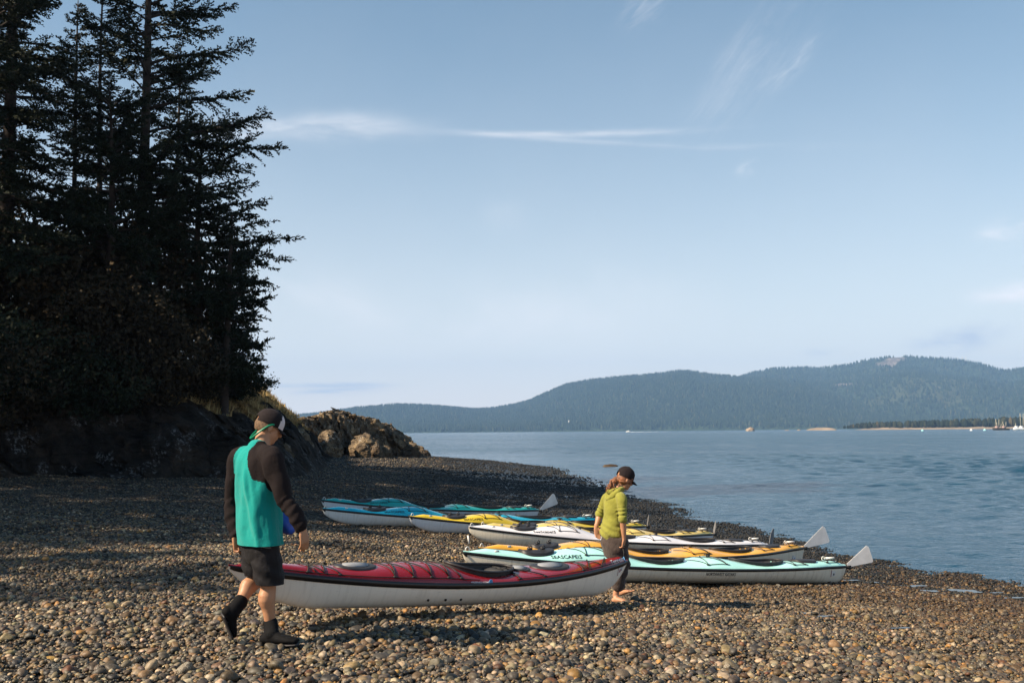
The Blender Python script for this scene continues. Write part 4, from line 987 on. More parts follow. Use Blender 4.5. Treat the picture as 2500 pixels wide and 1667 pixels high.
class Kayak:
    def __init__(k, L, B, bowz, sternz, mid, depth, kind):
        k.L, k.B, k.kind = L, B, kind; k.bowz, k.sternz, k.mid, k.depth = bowz, sternz, mid, depth
        k.cock = []; k.hatch = []; k.base = 0.072
    # local frame: x from bow to stern, z up from the lowest point of the keel
    def beam(k, s):
        s = np.clip(s, 0, 1)
        if k.kind == 'double':
            return k.B * np.clip(1 - np.abs((s - 0.52) / np.where(s < 0.52, 0.52, 0.48)) ** np.where(s < 0.52, 2.0, 2.7), 0, 1) ** 0.95 + 0.006 + 0.05 * sstep(s, .93, .99)
        return k.B * np.clip(1 - np.abs((s - 0.53) / np.where(s < 0.53, 0.53, 0.47)) ** 2.0, 0, 1) ** 1.0 + 0.006
    def sheer(k, s):
        a = k.mid + (k.bowz - k.mid) * np.clip((0.5 - s) / 0.5, 0, 1) ** 1.9
        return a + (k.sternz - k.mid) * np.clip((s - 0.5) / 0.5, 0, 1) ** 2.0
    def keel(k, s):
        if k.kind == 'double':
            r = 0.045 * np.clip((0.45 - s) / 0.45, 0, 1) ** 2 + 0.02 * np.clip((s - 0.55) / 0.45, 0, 1) ** 2
            f = np.clip(1 - s / 0.125, 0, 1); g_ = np.clip((s - 0.962) / 0.038, 0, 1)
            z = r + (k.sheer(s) - 0.02 - r) * (1 - np.sqrt(np.clip(1 - f ** 2.1, 0, 1)) * 1.0) ** 0.9
            z = z + (k.sheer(s) - z) * 0.97 * (1 - np.sqrt(np.clip(1 - g_ ** 2.6, 0, 1)))
            return z
        r = 0.03 * np.abs((s - .5) / .5) ** 2
        f = np.clip(1 - s / 0.16, 0, 1); g_ = np.clip((s - 0.885) / 0.115, 0, 1)
        z = r + (k.sheer(s) - 0.02 - r) * (0.55 * f ** 1.2 + 0.45 * f ** 3)
        return z + (k.sheer(s) - z) * 0.97 * (0.4 * g_ ** 1.5 + 0.6 * g_ ** 4)
    def crown(k, s):
        X = s * k.L
        c = k.base + 0.0 * s
        for (c0, w0, w1, a) in k.humps:
            u = np.where(s < c0, (c0 - s) / w0, (s - c0) / w1)
            c = c + a * np.exp(-(u ** 2) * 1.6)
        e = np.minimum(s / 0.05, (1 - s) / 0.03); return c * np.clip(e, 0.25, 1)
    def hull_pt(k, s, t, sd=-1):
        b, z1, z0 = k.beam(s), k.sheer(s), k.keel(s)
        return np.stack(np.broadcast_arrays(s * k.L, sd * b * np.sin(t * np.pi / 2) ** 0.72, z1 - (z1 - z0) * np.cos(t * np.pi / 2) ** 0.95), -1)
    def deck_z(k, s, y):
        b = k.beam(s); r = np.clip(np.abs(y) / b, 0, 1)
        return k.sheer(s) + k.crown(s) * (1 - r ** 2.8) ** 0.72
    def deck_pt(k, x, y, off=0.0):
        x = np.asarray(x, float); s = x / k.L; return np.stack(np.broadcast_arrays(x, y, k.deck_z(s, y) + off), -1)
    def make(k, name, deck_mat, hull_m):
        r = empty(name); k.root = r; ns = 190
        s = np.concatenate([np.linspace(0, 0.14, 40)[:-1], np.linspace(0.14, 0.93, 110)[:-1], np.linspace(0.93, 1, 36)])
        t_ = np.linspace(0, 1, 15); S_, T_ = np.meshgrid(s, np.concatenate([-t_[::-1], t_[1:]]), indexing='ij')
        H = k.hull_pt(S_.ravel(), np.abs(T_.ravel()), np.where(T_.ravel() < 0, -1, 1)); obj('hull', H, grid_faces(len(s), 29), hull_m, r)
        s2 = np.linspace(0, 1, 330); uu = np.sin(np.linspace(-np.pi / 2, np.pi / 2, 41))
        S2, U2 = np.meshgrid(s2, uu, indexing='ij'); x = (S2 * k.L).ravel(); y = (U2 * k.beam(S2)).ravel()
        V = k.deck_pt(x, y); well = np.zeros(len(V), bool)
        for (cx, a, b, dp) in k.cock:
            q_ = ((x - cx) / a) ** 2 + (y / b) ** 2; V[:, 2] -= dp * (1 - sstep(q_, 0.55, 0.98)); well |= q_ < 0.97
        dk = obj('deck', V, grid_faces(330, 41)[:, ::-1], deck_mat, r); dk.data.materials.append(seat_m)
        F = grid_faces(330, 41); mi = (well[F].sum(1) >= 2).astype(np.int32); dk.data.polygons.foreach_set('material_index', mi)
        # trim strip along the join of deck and hull
        mb = MB(); w = k.strip
        for sd in (-1, 1):
            ss_ = np.linspace(0.002, 0.998, 160); up = k.hull_pt(ss_, 1.0 + 0 * ss_, sd); lo_t = 1 - w / (k.sheer(ss_) - k.keel(ss_) + 0.03) * 0.62
            lo_t = np.clip(lo_t, 0.55, 1); lo = k.hull_pt(ss_, lo_t, sd); o_ = np.array([0, sd * 0.006, 0])
            top = up + o_ + [0, 0, 0.006]; ins = up - [0, sd * 0.008, 0] + [0, 0, 0.010]
            A = np.stack([lo, lo + o_, top, ins], 1).reshape(-1, 3); mb.add(A, grid_faces(160, 4))
        mb.build('trim_strip', black_trim, r)
        for (cx, a, b, dp) in k.cock:
            th = np.linspace(0, 2 * np.pi, 60, endpoint=False); ex = cx + a * np.cos(th) * 1.0; ey = b * np.sin(th)
            ring = k.deck_pt(ex, ey, 0.028); ring[:, 2] = ring[:, 2] * 0.75 + 0.25 * np.interp(ex, [cx - a, cx + a], [k.deck_pt(cx - a, 0)[2] + .03, k.deck_pt(cx + a, 0)[2] + .03])
            mb = MB().tube(ring, 0.012, 8, closed=True)
            inn = k.deck_pt(ex, ey * 0.97, -0.01); A = np.stack([ring, inn], 1).reshape(-1, 3); fw = grid_faces(60, 2); mb.add(A, np.vstack([fw, [[118, 0, 1, 119]]]))
            rim = mb.build('cockpit_rim', rubber, r)
            sx = cx + a * 0.38; mb = MB(); zf = float(k.deck_pt(sx, 0)[2])
            u = np.linspace(-1, 1, 13); prof = [(0.0, -0.16), (0.02, -0.02), (0.05, 0.015), (0.08, -0.02), (0.07, -0.16)]
            A = np.stack([np.stack([sx + a * 0.18 - 0.08 * (u ** 2) + px_, u * b * 0.78, zf + pz + 0.0 * u - 0.05 * (u ** 4)], -1) for px_, pz in prof], 1).reshape(-1, 3); mb.add(A, grid_faces(13, 5))
            mb.ellipsoid((sx - 0.16, 0, zf - 0.20), (0.2, b * 0.72, 0.05)); mb.build('seat', seat_m, r)
        for h_ in k.hatch:
            k.make_hatch(*h_)
        return r
    def make_hatch(k, cx, a, b, hz, lid=None, pw=2.6):
        """a soft rubber cover that bulges from its rim"""
        th = np.linspace(0, 2 * np.pi, 36, endpoint=False); rr = [(1.0, -0.03), (1.0, hz * 0.75), (0.95, hz), (0.78, hz * 0.82), (0.45, hz * 1.1), (0.0, hz * 1.15)]
        cc = np.sign(np.cos(th)) * np.abs(np.cos(th)) ** (2 / pw); sc_ = np.sign(np.sin(th)) * np.abs(np.sin(th)) ** (2 / pw)
        rings = [k.deck_pt(cx + a * q_ * cc, b * q_ * sc_, z_) for q_, z_ in rr]
        o = obj('hatch_cover', np.stack(rings, 0).reshape(-1, 3), grid_faces(6, 36, True)[:, ::-1], rubber, k.root)
        if lid:
            rings = [k.deck_pt(cx + a * q_ * cc, b * q_ * sc_, hz * 1.15 + z_) for q_, z_ in ((0.62, -0.01), (0.60, 0.008), (0.0, 0.012))]
            obj('lid', np.stack(rings, 0).reshape(-1, 3), grid_faces(3, 36, True)[:, ::-1], lid, o)
        return o
    def line(k, mb, pts, rad=0.0048, sag=0.012, n=5):
        """a cord stretched over the deck through (x, y) points"""
        P_ = []
        for (x0, y0), (x1, y1) in zip(pts[:-1], pts[1:]):
            for u in np.linspace(0, 1, 9)[:-1]:
                P_.append(k.deck_pt(x0 + (x1 - x0) * u, y0 + (y1 - y0) * u, sag * 0.8))
        P_.append(k.deck_pt(pts[-1][0], pts[-1][1], sag * 0.8)); mb.tube(P_, rad, n)
    def text(k, body, size, s0, frac, mat, on='deck', width=None, sd=-1):
        """print that follows the side of the deck (frac of half beam) or hull (t along the section)"""
        V, F = txt_tris(body, size)
        if width: V[:, 0] *= width / V[:, 0].max()
        x0 = s0 * k.L
        if on == 'deck':
            # walk inward from the edge along the deck section
            X = x0 + V[:, 0]; b = k.beam(X / k.L); y = -(b * frac) ; 
            r0 = np.linspace(0, 1, 60)
            out = []
            for xx_, vv in zip(X, V[:, 1]):
                s_ = xx_ / k.L; bb = k.beam(s_); yy_ = -bb * (frac - 0.9 * r0 * frac); zz_ = k.deck_z(s_, yy_)
                dl = np.concatenate([[0], np.cumsum(np.hypot(np.diff(yy_), np.diff(zz_)))]); yv = np.interp(vv, dl, yy_)
                n = np.array([0, -0.6, 0.8]); out.append([xx_, yv, float(k.deck_z(s_, yv))] + n * 0.004)
            out = np.array(out)
        else:
            X = x0 + V[:, 0]; out = []
            for xx_, vv in zip(X, V[:, 1]):
                s_ = xx_ / k.L; z1, z0 = float(k.sheer(s_)), float(k.keel(s_)); z = z0 + (z1 - z0) * frac + vv
                c_ = np.clip((z1 - z) / (z1 - z0), 0, 1) ** (1 / 0.95); t_ = math.acos(c_) * 2 / math.pi
                p_ = k.hull_pt(np.array([s_]), np.array([t_]), -1)[0]; out.append([xx_, p_[1] - 0.004, p_[2] - 0.001])
            out = np.array(out)
        return obj('lettering', out, F, mat, k.root, False)
    def badge(k, s0, frac, w, h, mat, name='sticker'):
        u, v = np.meshgrid(np.linspace(0, w, 6), np.linspace(0, h, 5), indexing='ij'); out = []
        for a, b in zip(u.ravel(), v.ravel()):
            s_ = s0 + a / k.L; z1, z0 = float(k.sheer(s_)), float(k.keel(s_)); z = z0 + (z1 - z0) * frac + b
            c_ = np.clip((z1 - z) / (z1 - z0), 0, 1) ** (1 / 0.95); t_ = math.acos(c_) * 2 / math.pi; p_ = k.hull_pt(np.array([s_]), np.array([t_]), -1)[0]; out.append([s0 * k.L + a, p_[1] - 0.0035, p_[2]])
        return obj(name, np.array(out), grid_faces(6, 5)[:, ::-1], mat, k.root)
    def place(k, bow, stern, roll=0.0, keelmode=True):
        """bow and stern tips (at the top of each end) in the world"""
        bow, stern = np.array(bow), np.array(stern)
        b_l = np.array([0, 0, float(k.sheer(0.0)) + .01]); s_l = np.array([k.L, 0, float(k.sheer(1.0)) + .01])
        dl = s_l - b_l; dw = stern - bow
        yaw = math.atan2(dw[1], dw[0]); pl = math.atan2(dl[2], dl[0]); pw = math.atan2(dw[2], math.hypot(dw[0], dw[1]))
        Rm = Matrix.Rotation(yaw, 3, 'Z') @ Matrix.Rotation(-(pw - pl), 3, 'Y') @ Matrix.Rotation(roll, 3, 'X')
        k.root.rotation_euler = Rm.to_euler(); k.root.location = Vector(bow) - Rm @ Vector(b_l)
        k.R = np.array(Rm); k.o = np.array(k.root.location)
    def w(k, p): return k.R @ np.array(p) + k.o

def double_kayak(px_bow, px_stern, deck_col, hull_col, rud, label, dirt, stamp, side_text=False, bowh=0.34, stnh=0.28, lift=0.0, sticker=None, hatch_toggle=True):
    b = hit(*px_bow, off=bowh + lift); s = hit(*px_stern, off=stnh + lift)
    L = float(np.linalg.norm(b - s)); sc = L / 5.6; print(label[:20], 'L', L, b, s)
    k = Kayak(L, 0.36 * (0.8 + 0.2 * sc), bowh, stnh, 0.20 + 0.02 * sc, 0.3, 'double'); k.strip = 0.032
    k.humps = [(0.305, 0.13, 0.085, 0.125), (0.60, 0.055, 0.07, 0.06), (0.16, 0.05, 0.05, -0.03), (0.455, 0.06, 0.06, -0.03), (0.735, .06, .06, -.03)]
    k.cock = [(0.455 * L, 0.47, 0.225, 0.16), (0.735 * L, 0.45, 0.225, 0.14)]
    k.hatch = [(0.165 * L, 0.235, 0.155, 0.045, None, 3.0), (0.875 * L, 0.19, 0.13, 0.03, None, 3.0)]
    r = k.make('sea_kayak', deck_col, hull_col)
    # deck cords
    for (x0, d, yb) in ((0.265, 0.055, 0.8), (0.565, 0.05, 0.86), (0.82, 0.035, 0.8), (0.935, 0.03, 0.7)):
        mb = MB(); b0, b1 = float(k.beam(x0)) * yb, float(k.beam(x0 + d)) * yb
        X0, X1 = x0 * L, (x0 + d) * L
        k.line(mb, [(X0 - 0.16, -0.02), (X0, -b0), (X0 + 0.07, 0.0), (X1, -b1)]); k.line(mb, [(X0 - 0.16, 0.02), (X0, b0), (X0 + 0.07, 0.0), (X1, b1)])
        k.line(mb, [(X0, -b0), (X1, -b1), (X1 - 0.09, 0.0), (X1, b1), (X0, b0)]); k.line(mb, [(X1 + 0.05, -b1 * 1.02), (X1, -b1)])
        for y_ in (-b0, b0): mb.ellipsoid(k.deck_pt(X0, y_, 0.01), (0.03, 0.014, 0.012), nu=6, nv=8)
        for y_ in (-b1, b1): mb.ellipsoid(k.deck_pt(X1, y_, 0.01), (0.02, 0.012, 0.01), nu=6, nv=8)
        mb.build('deck_cord', cordm, r)
    for x_ in (0.345, 0.60): 
        mb = MB(); c_ = k.deck_pt(x_ * L, 0, 0.03); mb.tube([c_ - [0.07, 0, -0.008], c_ + [0.07, 0, 0.008]], 0.008, 6); mb.box(c_ - [0, 0, .015], (0.022, 0.018, 0.016)); mb.build('deck_cleat', cordm, r)
    for hx in (0.150, 0.180):
        mb = MB(); c_ = k.deck_pt(hx * L, 0, 0.065); mb.box(c_, (0.03, 0.02, 0.012)); mb.tube([c_ + [-0.02, 0, .01], c_ + [0.0, -0.03, 0.045], c_ + [0.02, -0.02, 0.02]], 0.008, 5); mb.build('hatch_buckle', rubber, r)
    # carrying loop and toggle on the bow
    mb = MB(); zt = float(k.sheer(0.0)); th = np.linspace(0, np.pi, 9)
    mb.tube(np.stack([0.06 + 0.028 * np.cos(th), 0 * th, zt + 0.012 + 0.055 * np.sin(th)], -1), 0.006, 6); mb.build('carry_loop', whitep, r)
    mb = MB()
    if hatch_toggle == 'white': mb.tube([(-0.01, -0.03, zt - 0.15), (0.02, -0.05, zt - 0.29)], 0.017, 9)
    else: mb.tube([(-0.035, -0.02, zt + 0.02), (0.045, -0.035, zt - 0.05)], 0.013, 8)
    mb.build('bow_toggle', whitep if hatch_toggle == 'white' else cordm, r)
    mb = MB(); mb.box(k.deck_pt(0.07 * L, -float(k.beam(0.07)) * 0.75, 0.004), (0.03, 0.002, 0.018)); mb.build('sticker', metal, r)
    tx = k.text(stamp, 0.080, 0.186, 0.90, inkm, width=0.42)
    if side_text: k.text('NORTHWEST KAYAKS', 0.062, 0.555, 0.62, inkm, 'hull', width=0.5)
    if sticker:
        k.badge(0.945, 0.45, 0.075, 0.075, whitep); k.badge(0.943, 0.42, 0.012, 0.10, decal_r if sticker == 'red' else decal_b, 'sticker')
        k.badge(0.950, 0.50, 0.030, 0.030, inkm if sticker == 'red' else decal_b, 'sticker')
    # rudder
    length, ang, yawr, wide, lite = rud
    zs_ = float(k.sheer(1.0)); rd = empty('rudder'); rd.parent = r
    mb = MB(); mb.box((L + 0.03, 0, zs_ - 0.02), (0.045, 0.012, 0.012)); mb.tube([(L + .01, 0, zs_ - 0.12), (L + .01, 0, zs_ + 0.02)], 0.009, 6); mb.box((L + 0.09, 0, zs_ - 0.025), (0.035, 0.022, 0.028)); mb.build('rudder_bracket', cordm, rd)
    ca, sa = math.cos(R(ang)), math.sin(R(ang)); pts = []
    prof = [(0.0, -0.028), (0.0, 0.028), (length * 0.5, 0.028 + (wide - 0.028) * 0.5), (length * 0.93, wide * 0.95), (length * 0.985, wide * 0.80), (length, wide * 0.6), (length * 0.97, -wide * 0.80), (length * 0.95, -wide * 0.93), (length * 0.90, -wide * 0.97), (length * 0.45, -0.028 - (wide - 0.028) * 0.45)]
    if wide < 0.12: prof = [(0, -0.035), (0, 0.03), (length * .5, wide * .8), (length * .9, wide * .45), (length, wide * .1), (length * .96, -wide * .25), (length * .5, -wide * 1.0), (length * .12, -wide * 1.2)]
    A = []
    for dy in (-0.003, 0.003):
        for a_, w_ in prof: A.append((a_, w_, dy))
    A = np.array(A); cy, sy = math.cos(R(yawr)), math.sin(R(yawr))
    W_ = np.stack([A[:, 0] * ca - A[:, 1] * sa, A[:, 2], A[:, 0] * sa + A[:, 1] * ca], -1)
    W_ = np.stack([W_[:, 0] * cy - W_[:, 1] * sy, W_[:, 0] * sy + W_[:, 1] * cy, W_[:, 2]], -1) + [L + 0.07, 0, zs_ - 0.0]
    n = len(prof); mb = MB(); import bmesh
    mb.add(W_, [[i, (i + 1) % n, n + (i + 1) % n, n + i] for i in range(n)], [[0, i + 1, i] for i in range(1, n - 1)] + [[n, n + i, n + i + 1] for i in range(1, n - 1)])
    mb.build('rudder_blade', whitem if lite else (metal if wide > 0.12 else grey_fin), rd, False)
    mb = MB(); zt1 = float(k.deck_pt(0.955 * L, 0)[2]) + 0.03; mb.tube([(0.945 * L, 0.05, zt1), (0.965 * L, -0.03, zt1 + 0.02)], 0.016, 8); th = np.linspace(0, 2 * np.pi, 12, endpoint=False)
    mb.tube(np.stack([0.940 * L + 0.03 * np.cos(th), 0.03 + 0 * th, zt1 + 0.03 * np.sin(th)], -1), 0.006, 5, closed=True); mb.build('stern_toggle', whitep, r)
    k.place(b, s)
    tag(r, label, 'kayak', 'kayaks lying in a row on the shingle')
    return k
grey_fin = simple('dull_grey_fin', (0.16, 0.16, 0.17), 0.5, 0.15, 6.0)
whitem = simple('pale_rudder_paint', (0.82, 0.77, 0.73), 0.35, 0.08, 6)
H_w = hull_mat('white_hull', (0.72, 0.70, 0.66), 0.5); H_c = hull_mat('cream_hull', (0.78, 0.70, 0.56), 0.6); H_g = hull_mat('grey_white_hull', (0.68, 0.68, 0.69), 0.4)
double_kayak((785, 1219), (1313, 1243), gel('green_teal_deck', (0.015, 0.36, 0.33)), H_g, (0.58, 33, 0, 0.16, False), 'green teal kayak farthest back with its grey rudder lifted', 0.8, 'SEASCAPE|5')
double_kayak((788, 1240), (1462, 1268), gel('bright_blue_deck', (0.01, 0.34, 0.50)), H_w, (0.4, 60, 40, 0.1, False), 'bright blue kayak in front of the green teal one', 0.8, 'SEASCAPE|5')
double_kayak((1000, 1259), (1575, 1282), gel('mustard_deck', (0.74, 0.52, 0.03)), H_g, (0.28, 112, 60, 0.06, False), 'mustard yellow kayak between the bright blue one and the white one', 0.8, 'SEASCAPE|5')
double_kayak((1172, 1281), (1738, 1301), gel('pale_yellow_deck', (0.80, 0.57, 0.15)), H_g, (0.30, 108, 60, 0.07, False), 'pale yellow kayak lying right behind the white one', 0.8, 'SEASCAPE|5')
double_kayak((1144, 1284), (1872, 1327), gel('white_deck', (0.76, 0.74, 0.77)), H_c, (0.36, 62, 30, 0.10, False), 'white kayak with a white toggle hanging from its bow', 0.8, 'SeaScape|5', hatch_toggle='white')
double_kayak((1167, 1336), (1958, 1333), gel('orange_deck', (0.88, 0.43, 0.045)), H_c, (0.55, 28, -14, 0.165, True), 'orange kayak with a big white rudder blade raised at the stern', 0.9, 'SEASCAPE|5', True, sticker='blue', stnh=0.40, bowh=0.30)
kf = double_kayak((1130, 1345), (2060, 1378), gel('pale_aqua_deck', (0.46, 0.84, 0.77)), H_c, (0.46, 26, -8, 0.14, True), 'pale aqua kayak nearest of those on the ground', 1.0, 'SEASCAPE|5', True, sticker='red')

# the red kayak being carried
RB, RS = P(558, 1378, 7.75), P(1532, 1366, 11.0)
L = float(np.linalg.norm(RB - RS)); print('red L', L)
k = Kayak(L, 0.285, 0.36, 0.375, 0.235, 0.3, 'single'); k.strip = 0.045
k.base = 0.058; k.humps = [(0.42, 0.16, 0.085, 0.072), (0.3, 0.12, 0.1, 0.01)]
k.cock = [(0.545 * L, 0.40, 0.20, 0.17)]
k.hatch = []
r = k.make('sea_kayak', gel('crimson_deck', (0.24, 0.005, 0.009), 0.14), hull_mat('carried_white_hull', (0.86, 0.78, 0.67), 0.35))
gh = simple('grey_lid', (0.22, 0.23, 0.25), 0.6, 0.1)
k.make_hatch(0.247 * L, 0.20, 0.115, 0.014, gh, 2.2); k.make_hatch(0.655 * L, 0.12, 0.11, 0.012, gh, 2.0); k.make_hatch(0.745 * L, 0.235, 0.145, 0.014, gh, 2.2)
mb = MB(); e = 0.88
def yb(s): return float(k.beam(s)) * e
for pts in ([(0.305, -1), (0.345, 1), (0.385, -1), (0.425, 1), (0.455, -1)], [(0.305, 1), (0.345, -1), (0.385, 1), (0.425, -1), (0.455, 1)], [(0.305, 1), (0.305, -1)],
            [(0.135, -1), (0.165, 1), (0.195, -1)], [(0.135, 1), (0.165, -1), (0.195, 1)], [(0.135, 1), (0.15, -1)],
            [(0.61, -1), (0.60, 0.2), (0.685, -1)], [(0.61, 1), (0.60, -0.2), (0.685, 1)], [(0.61, -1), (0.61, 1)],
            [(0.815, -1), (0.835, 1), (0.885, -1)], [(0.815, 1), (0.835, -1), (0.885, 1)], [(0.825, -1), (0.825, 1)], [(0.885, -1), (0.93, 0.6)]):
    k.line(mb, [(a * L, b * yb(a)) for a, b in pts], 0.0055)
mb.build('deck_cord', cordm, r)
mb = MB(); e = 0.93; k.line(mb, [(a * L, -yb(a)) for a in np.linspace(0.02, 0.50, 14)], 0.0045); k.line(mb, [(a * L, -yb(a)) for a in np.linspace(0.60, 0.96, 10)], 0.0045)
k.line(mb, [(a * L, yb(a)) for a in np.linspace(0.02, 0.50, 14)], 0.0045); k.line(mb, [(a * L, yb(a)) for a in np.linspace(0.60, 0.96, 10)], 0.0045); mb.build('perimeter_line', cordm, r)
mb = MB(); e = 0.9
for a in (0.135, 0.195, 0.305, 0.345, 0.385, 0.425, 0.455, 0.61, 0.685, 0.815, 0.885):
    for sd in (-1, 1): mb.ellipsoid(k.deck_pt(a * L, sd * yb(a), 0.006), (0.022, 0.013, 0.011), nu=6, nv=8)
fit = mb.build('deck_fittings', cordm, r); fit['kind'] = 'stuff'
for a in (0.385, 0.425, 0.462):
    mb = MB(); p_ = k.hull_pt(np.array([a]), np.array([0.60]), -1)[0]; mb.ellipsoid(p_ - [0, 0.001, 0], (0.014, 0.006, 0.014), nu=8, nv=10); mb.build('drain_plug', cordm, r)
k.text('Tempest', 0.07, 0.925, 0.93, ink_w, width=0.24)
k.text('WILDERNESS SYSTEMS', 0.022, 0.475, 0.99, ink_w, width=0.22)
mb = MB(); c_ = k.deck_pt(0.525 * L, -float(k.beam(0.525)) * 0.985, 0.0); mb.ellipsoid(c_, (0.026, 0.006, 0.034)); mb.build('round_emblem', decal_b, r)
k.badge(0.958, 0.50, 0.06, 0.085, whitep); k.badge(0.956, 0.47, 0.012, 0.11, decal_r); k.badge(0.962, 0.56, 0.03, 0.035, decal_r)
mb = MB(); mb.ellipsoid((0.50 * L, 0.0, float(k.sheer(.5)) - 0.0), (0.16, 0.16, 0.05)); mb.build('seat_pad', blue_m, r)
mb = MB(); mb.tube([k.deck_pt(0.985 * L, -0.03, 0.0), k.deck_pt(0.985 * L, 0.0, 0.02), k.deck_pt(0.985 * L, 0.03, 0.0)], 0.006, 6); mb.tube([k.deck_pt(0.98 * L, -0.02, 0.0), k.deck_pt(0.972 * L, -0.04, -0.08)], 0.004, 5); mb.build('stern_cord', decal_b, r)
k.place(RB, RS, roll=R(6)); kr = k
tag(r, 'red and white kayak carried low by the man and the woman', 'kayak')
# ================================================================ people
def skin(name, col):
    m, t, bs = new_mat(name); gp = t.node('ShaderNodeTexCoord').outputs['Object']
    n = t.noise(gp, 9, 4, 0.6); c = t.mix(t.smooth(n, .3, .7), [x * .88 for x in col], [min(1, x * 1.1) for x in col])
    c = t.mix(t.math('MULTIPLY', t.smooth(t.noise(gp, 60, 3, .7), .55, .75), .25), c, [col[0] * .7, col[1] * .6, col[2] * .55])
    setc(t, bs, col=c, rough=0.5, sss=0.08, spec=0.4); bs.inputs['Subsurface Radius'].default_value = (0.01, 0.004, 0.002); bump(t, bs, t.noise(gp, 220, 2), .15, .001); return m
def cloth(name, col, rough=0.85, var=0.12, weave=900.0, sheen=0.15):
    m, t, bs = new_mat(name); gp = t.node('ShaderNodeTexCoord').outputs['Object']
    n = t.noise(gp, 6, 4, .6); c = t.mix(t.smooth(n, .3, .7), [x * (1 - var) for x in col], [min(1, x * (1 + var)) for x in col])
    setc(t, bs, col=c, rough=rough, sheen=sheen, spec=0.2)
    bump(t, bs, t.math('ADD', t.noise(gp, weave, 1), t.math('MULTIPLY', t.noise(gp, 14, 3, .6, .5), 5.0)), 0.45, .004); return m
def remesh(mb, voxel, smooth_it=6, sm_f=0.5):
    """fuse overlapping closed shapes into one continuous surface"""
    V, f = mb.data(); me = np_mesh('tmp', V, f); o = bpy.data.objects.new('tmp', me); COL.objects.link(o)
    m = o.modifiers.new('r', 'REMESH'); m.mode = 'VOXEL'; m.voxel_size = voxel; m.use_smooth_shade = True
    s = o.modifiers.new('s', 'SMOOTH'); s.iterations = smooth_it; s.factor = sm_f
    dg = bpy.context.evaluated_depsgraph_get(); dg.update(); ev = o.evaluated_get(dg).to_mesh()
    V = np.empty(len(ev.vertices) * 3); ev.vertices.foreach_get('co', V); V = V.reshape(-1, 3)
    nrm = np.empty(len(V) * 3); ev.vertices.foreach_get('normal', nrm); nrm = nrm.reshape(-1, 3)
    F = np.empty(len(ev.polygons) * 4, dtype=np.int32); lt = np.empty(len(ev.polygons), dtype=np.int32); ev.polygons.foreach_get('loop_total', lt)
    if (lt == 4).all(): ev.loops.foreach_get('vertex_index', F); F = [F.reshape(-1, 4)]
    else: F = [np.array([p.vertices[:] for p in ev.polygons if len(p.vertices) == n]) for n in (3, 4)]
    o.evaluated_get(dg).to_mesh_clear(); bpy.data.objects.remove(o); return V, F, nrm
def unit(v): v = np.asarray(v, float); return v / (np.linalg.norm(v) + 1e-12)
def loft(mb, pts, rad, xdir, n=20, sub=4):
    """closed elliptical tube: rad = (half width along xdir, half depth) per point, ends rounded"""
    pts = np.asarray(pts, float); rad = np.asarray([(r, r) if np.isscalar(r) else r for r in rad], float); m = len(pts)
    d = np.concatenate([[0], np.cumsum(np.linalg.norm(np.diff(pts, axis=0), axis=1))]); tt = np.linspace(0, d[-1], (m - 1) * sub + 1)
    def cr(arr):          # Catmull-Rom through the stations
        out = []
        for t_ in tt:
            i = min(max(np.searchsorted(d, t_, side='right') - 1, 0), m - 2); u = (t_ - d[i]) / (d[i + 1] - d[i] + 1e-9)
            p0, p1, p2, p3 = arr[max(i - 1, 0)], arr[i], arr[i + 1], arr[min(i + 2, m - 1)]
            out.append(0.5 * ((2 * p1) + (-p0 + p2) * u + (2 * p0 - 5 * p1 + 4 * p2 - p3) * u * u + (-p0 + 3 * p1 - 3 * p2 + p3) * u ** 3))
        return np.array(out)
    Pp, Rr_ = cr(pts), np.maximum(cr(rad), 0.002); T = np.gradient(Pp, axis=0); T /= np.linalg.norm(T, axis=1)[:, None] + 1e-9
    e0, e1 = min(Rr_[0]) , min(Rr_[-1]); ks = [(0.97, .22), (0.8, .6), (0.5, .87)]
    P2 = [Pp[0] - T[0] * e0 * a * 0.9 for s_, a in ks[::-1]] + list(Pp) + [Pp[-1] + T[-1] * e1 * a * 0.9 for s_, a in ks]
    R2 = [Rr_[0] * s_ for s_, a in ks[::-1]] + list(Rr_) + [Rr_[-1] * s_ for s_, a in ks]; T2 = [T[0]] * 3 + list(T) + [T[-1]] * 3
    th = np.linspace(0, 2 * np.pi, n, endpoint=False); V = []
    xd = unit(xdir)
    for p, r_, t_ in zip(P2, R2, T2):
        a = unit(xd - t_ * xd.dot(t_)); b = np.cross(t_, a)
        V.append(p + r_[0] * np.cos(th)[:, None] * a + r_[1] * np.sin(th)[:, None] * b)
    V = np.vstack(V); k = len(P2); j = np.arange(n); j2 = (j + 1) % n; c0 = len(V)
    V = np.vstack([V, P2[0] - T2[0] * e0 * 0.1, P2[-1] + T2[-1] * e1 * 0.1])
    F3 = np.vstack([np.stack([j, j2, np.full(n, c0)], -1), np.stack([(k - 1) * n + j2, (k - 1) * n + j, np.full(n, c0 + 1)], -1)])
    mb.add(V, grid_faces(k, n, True), F3)
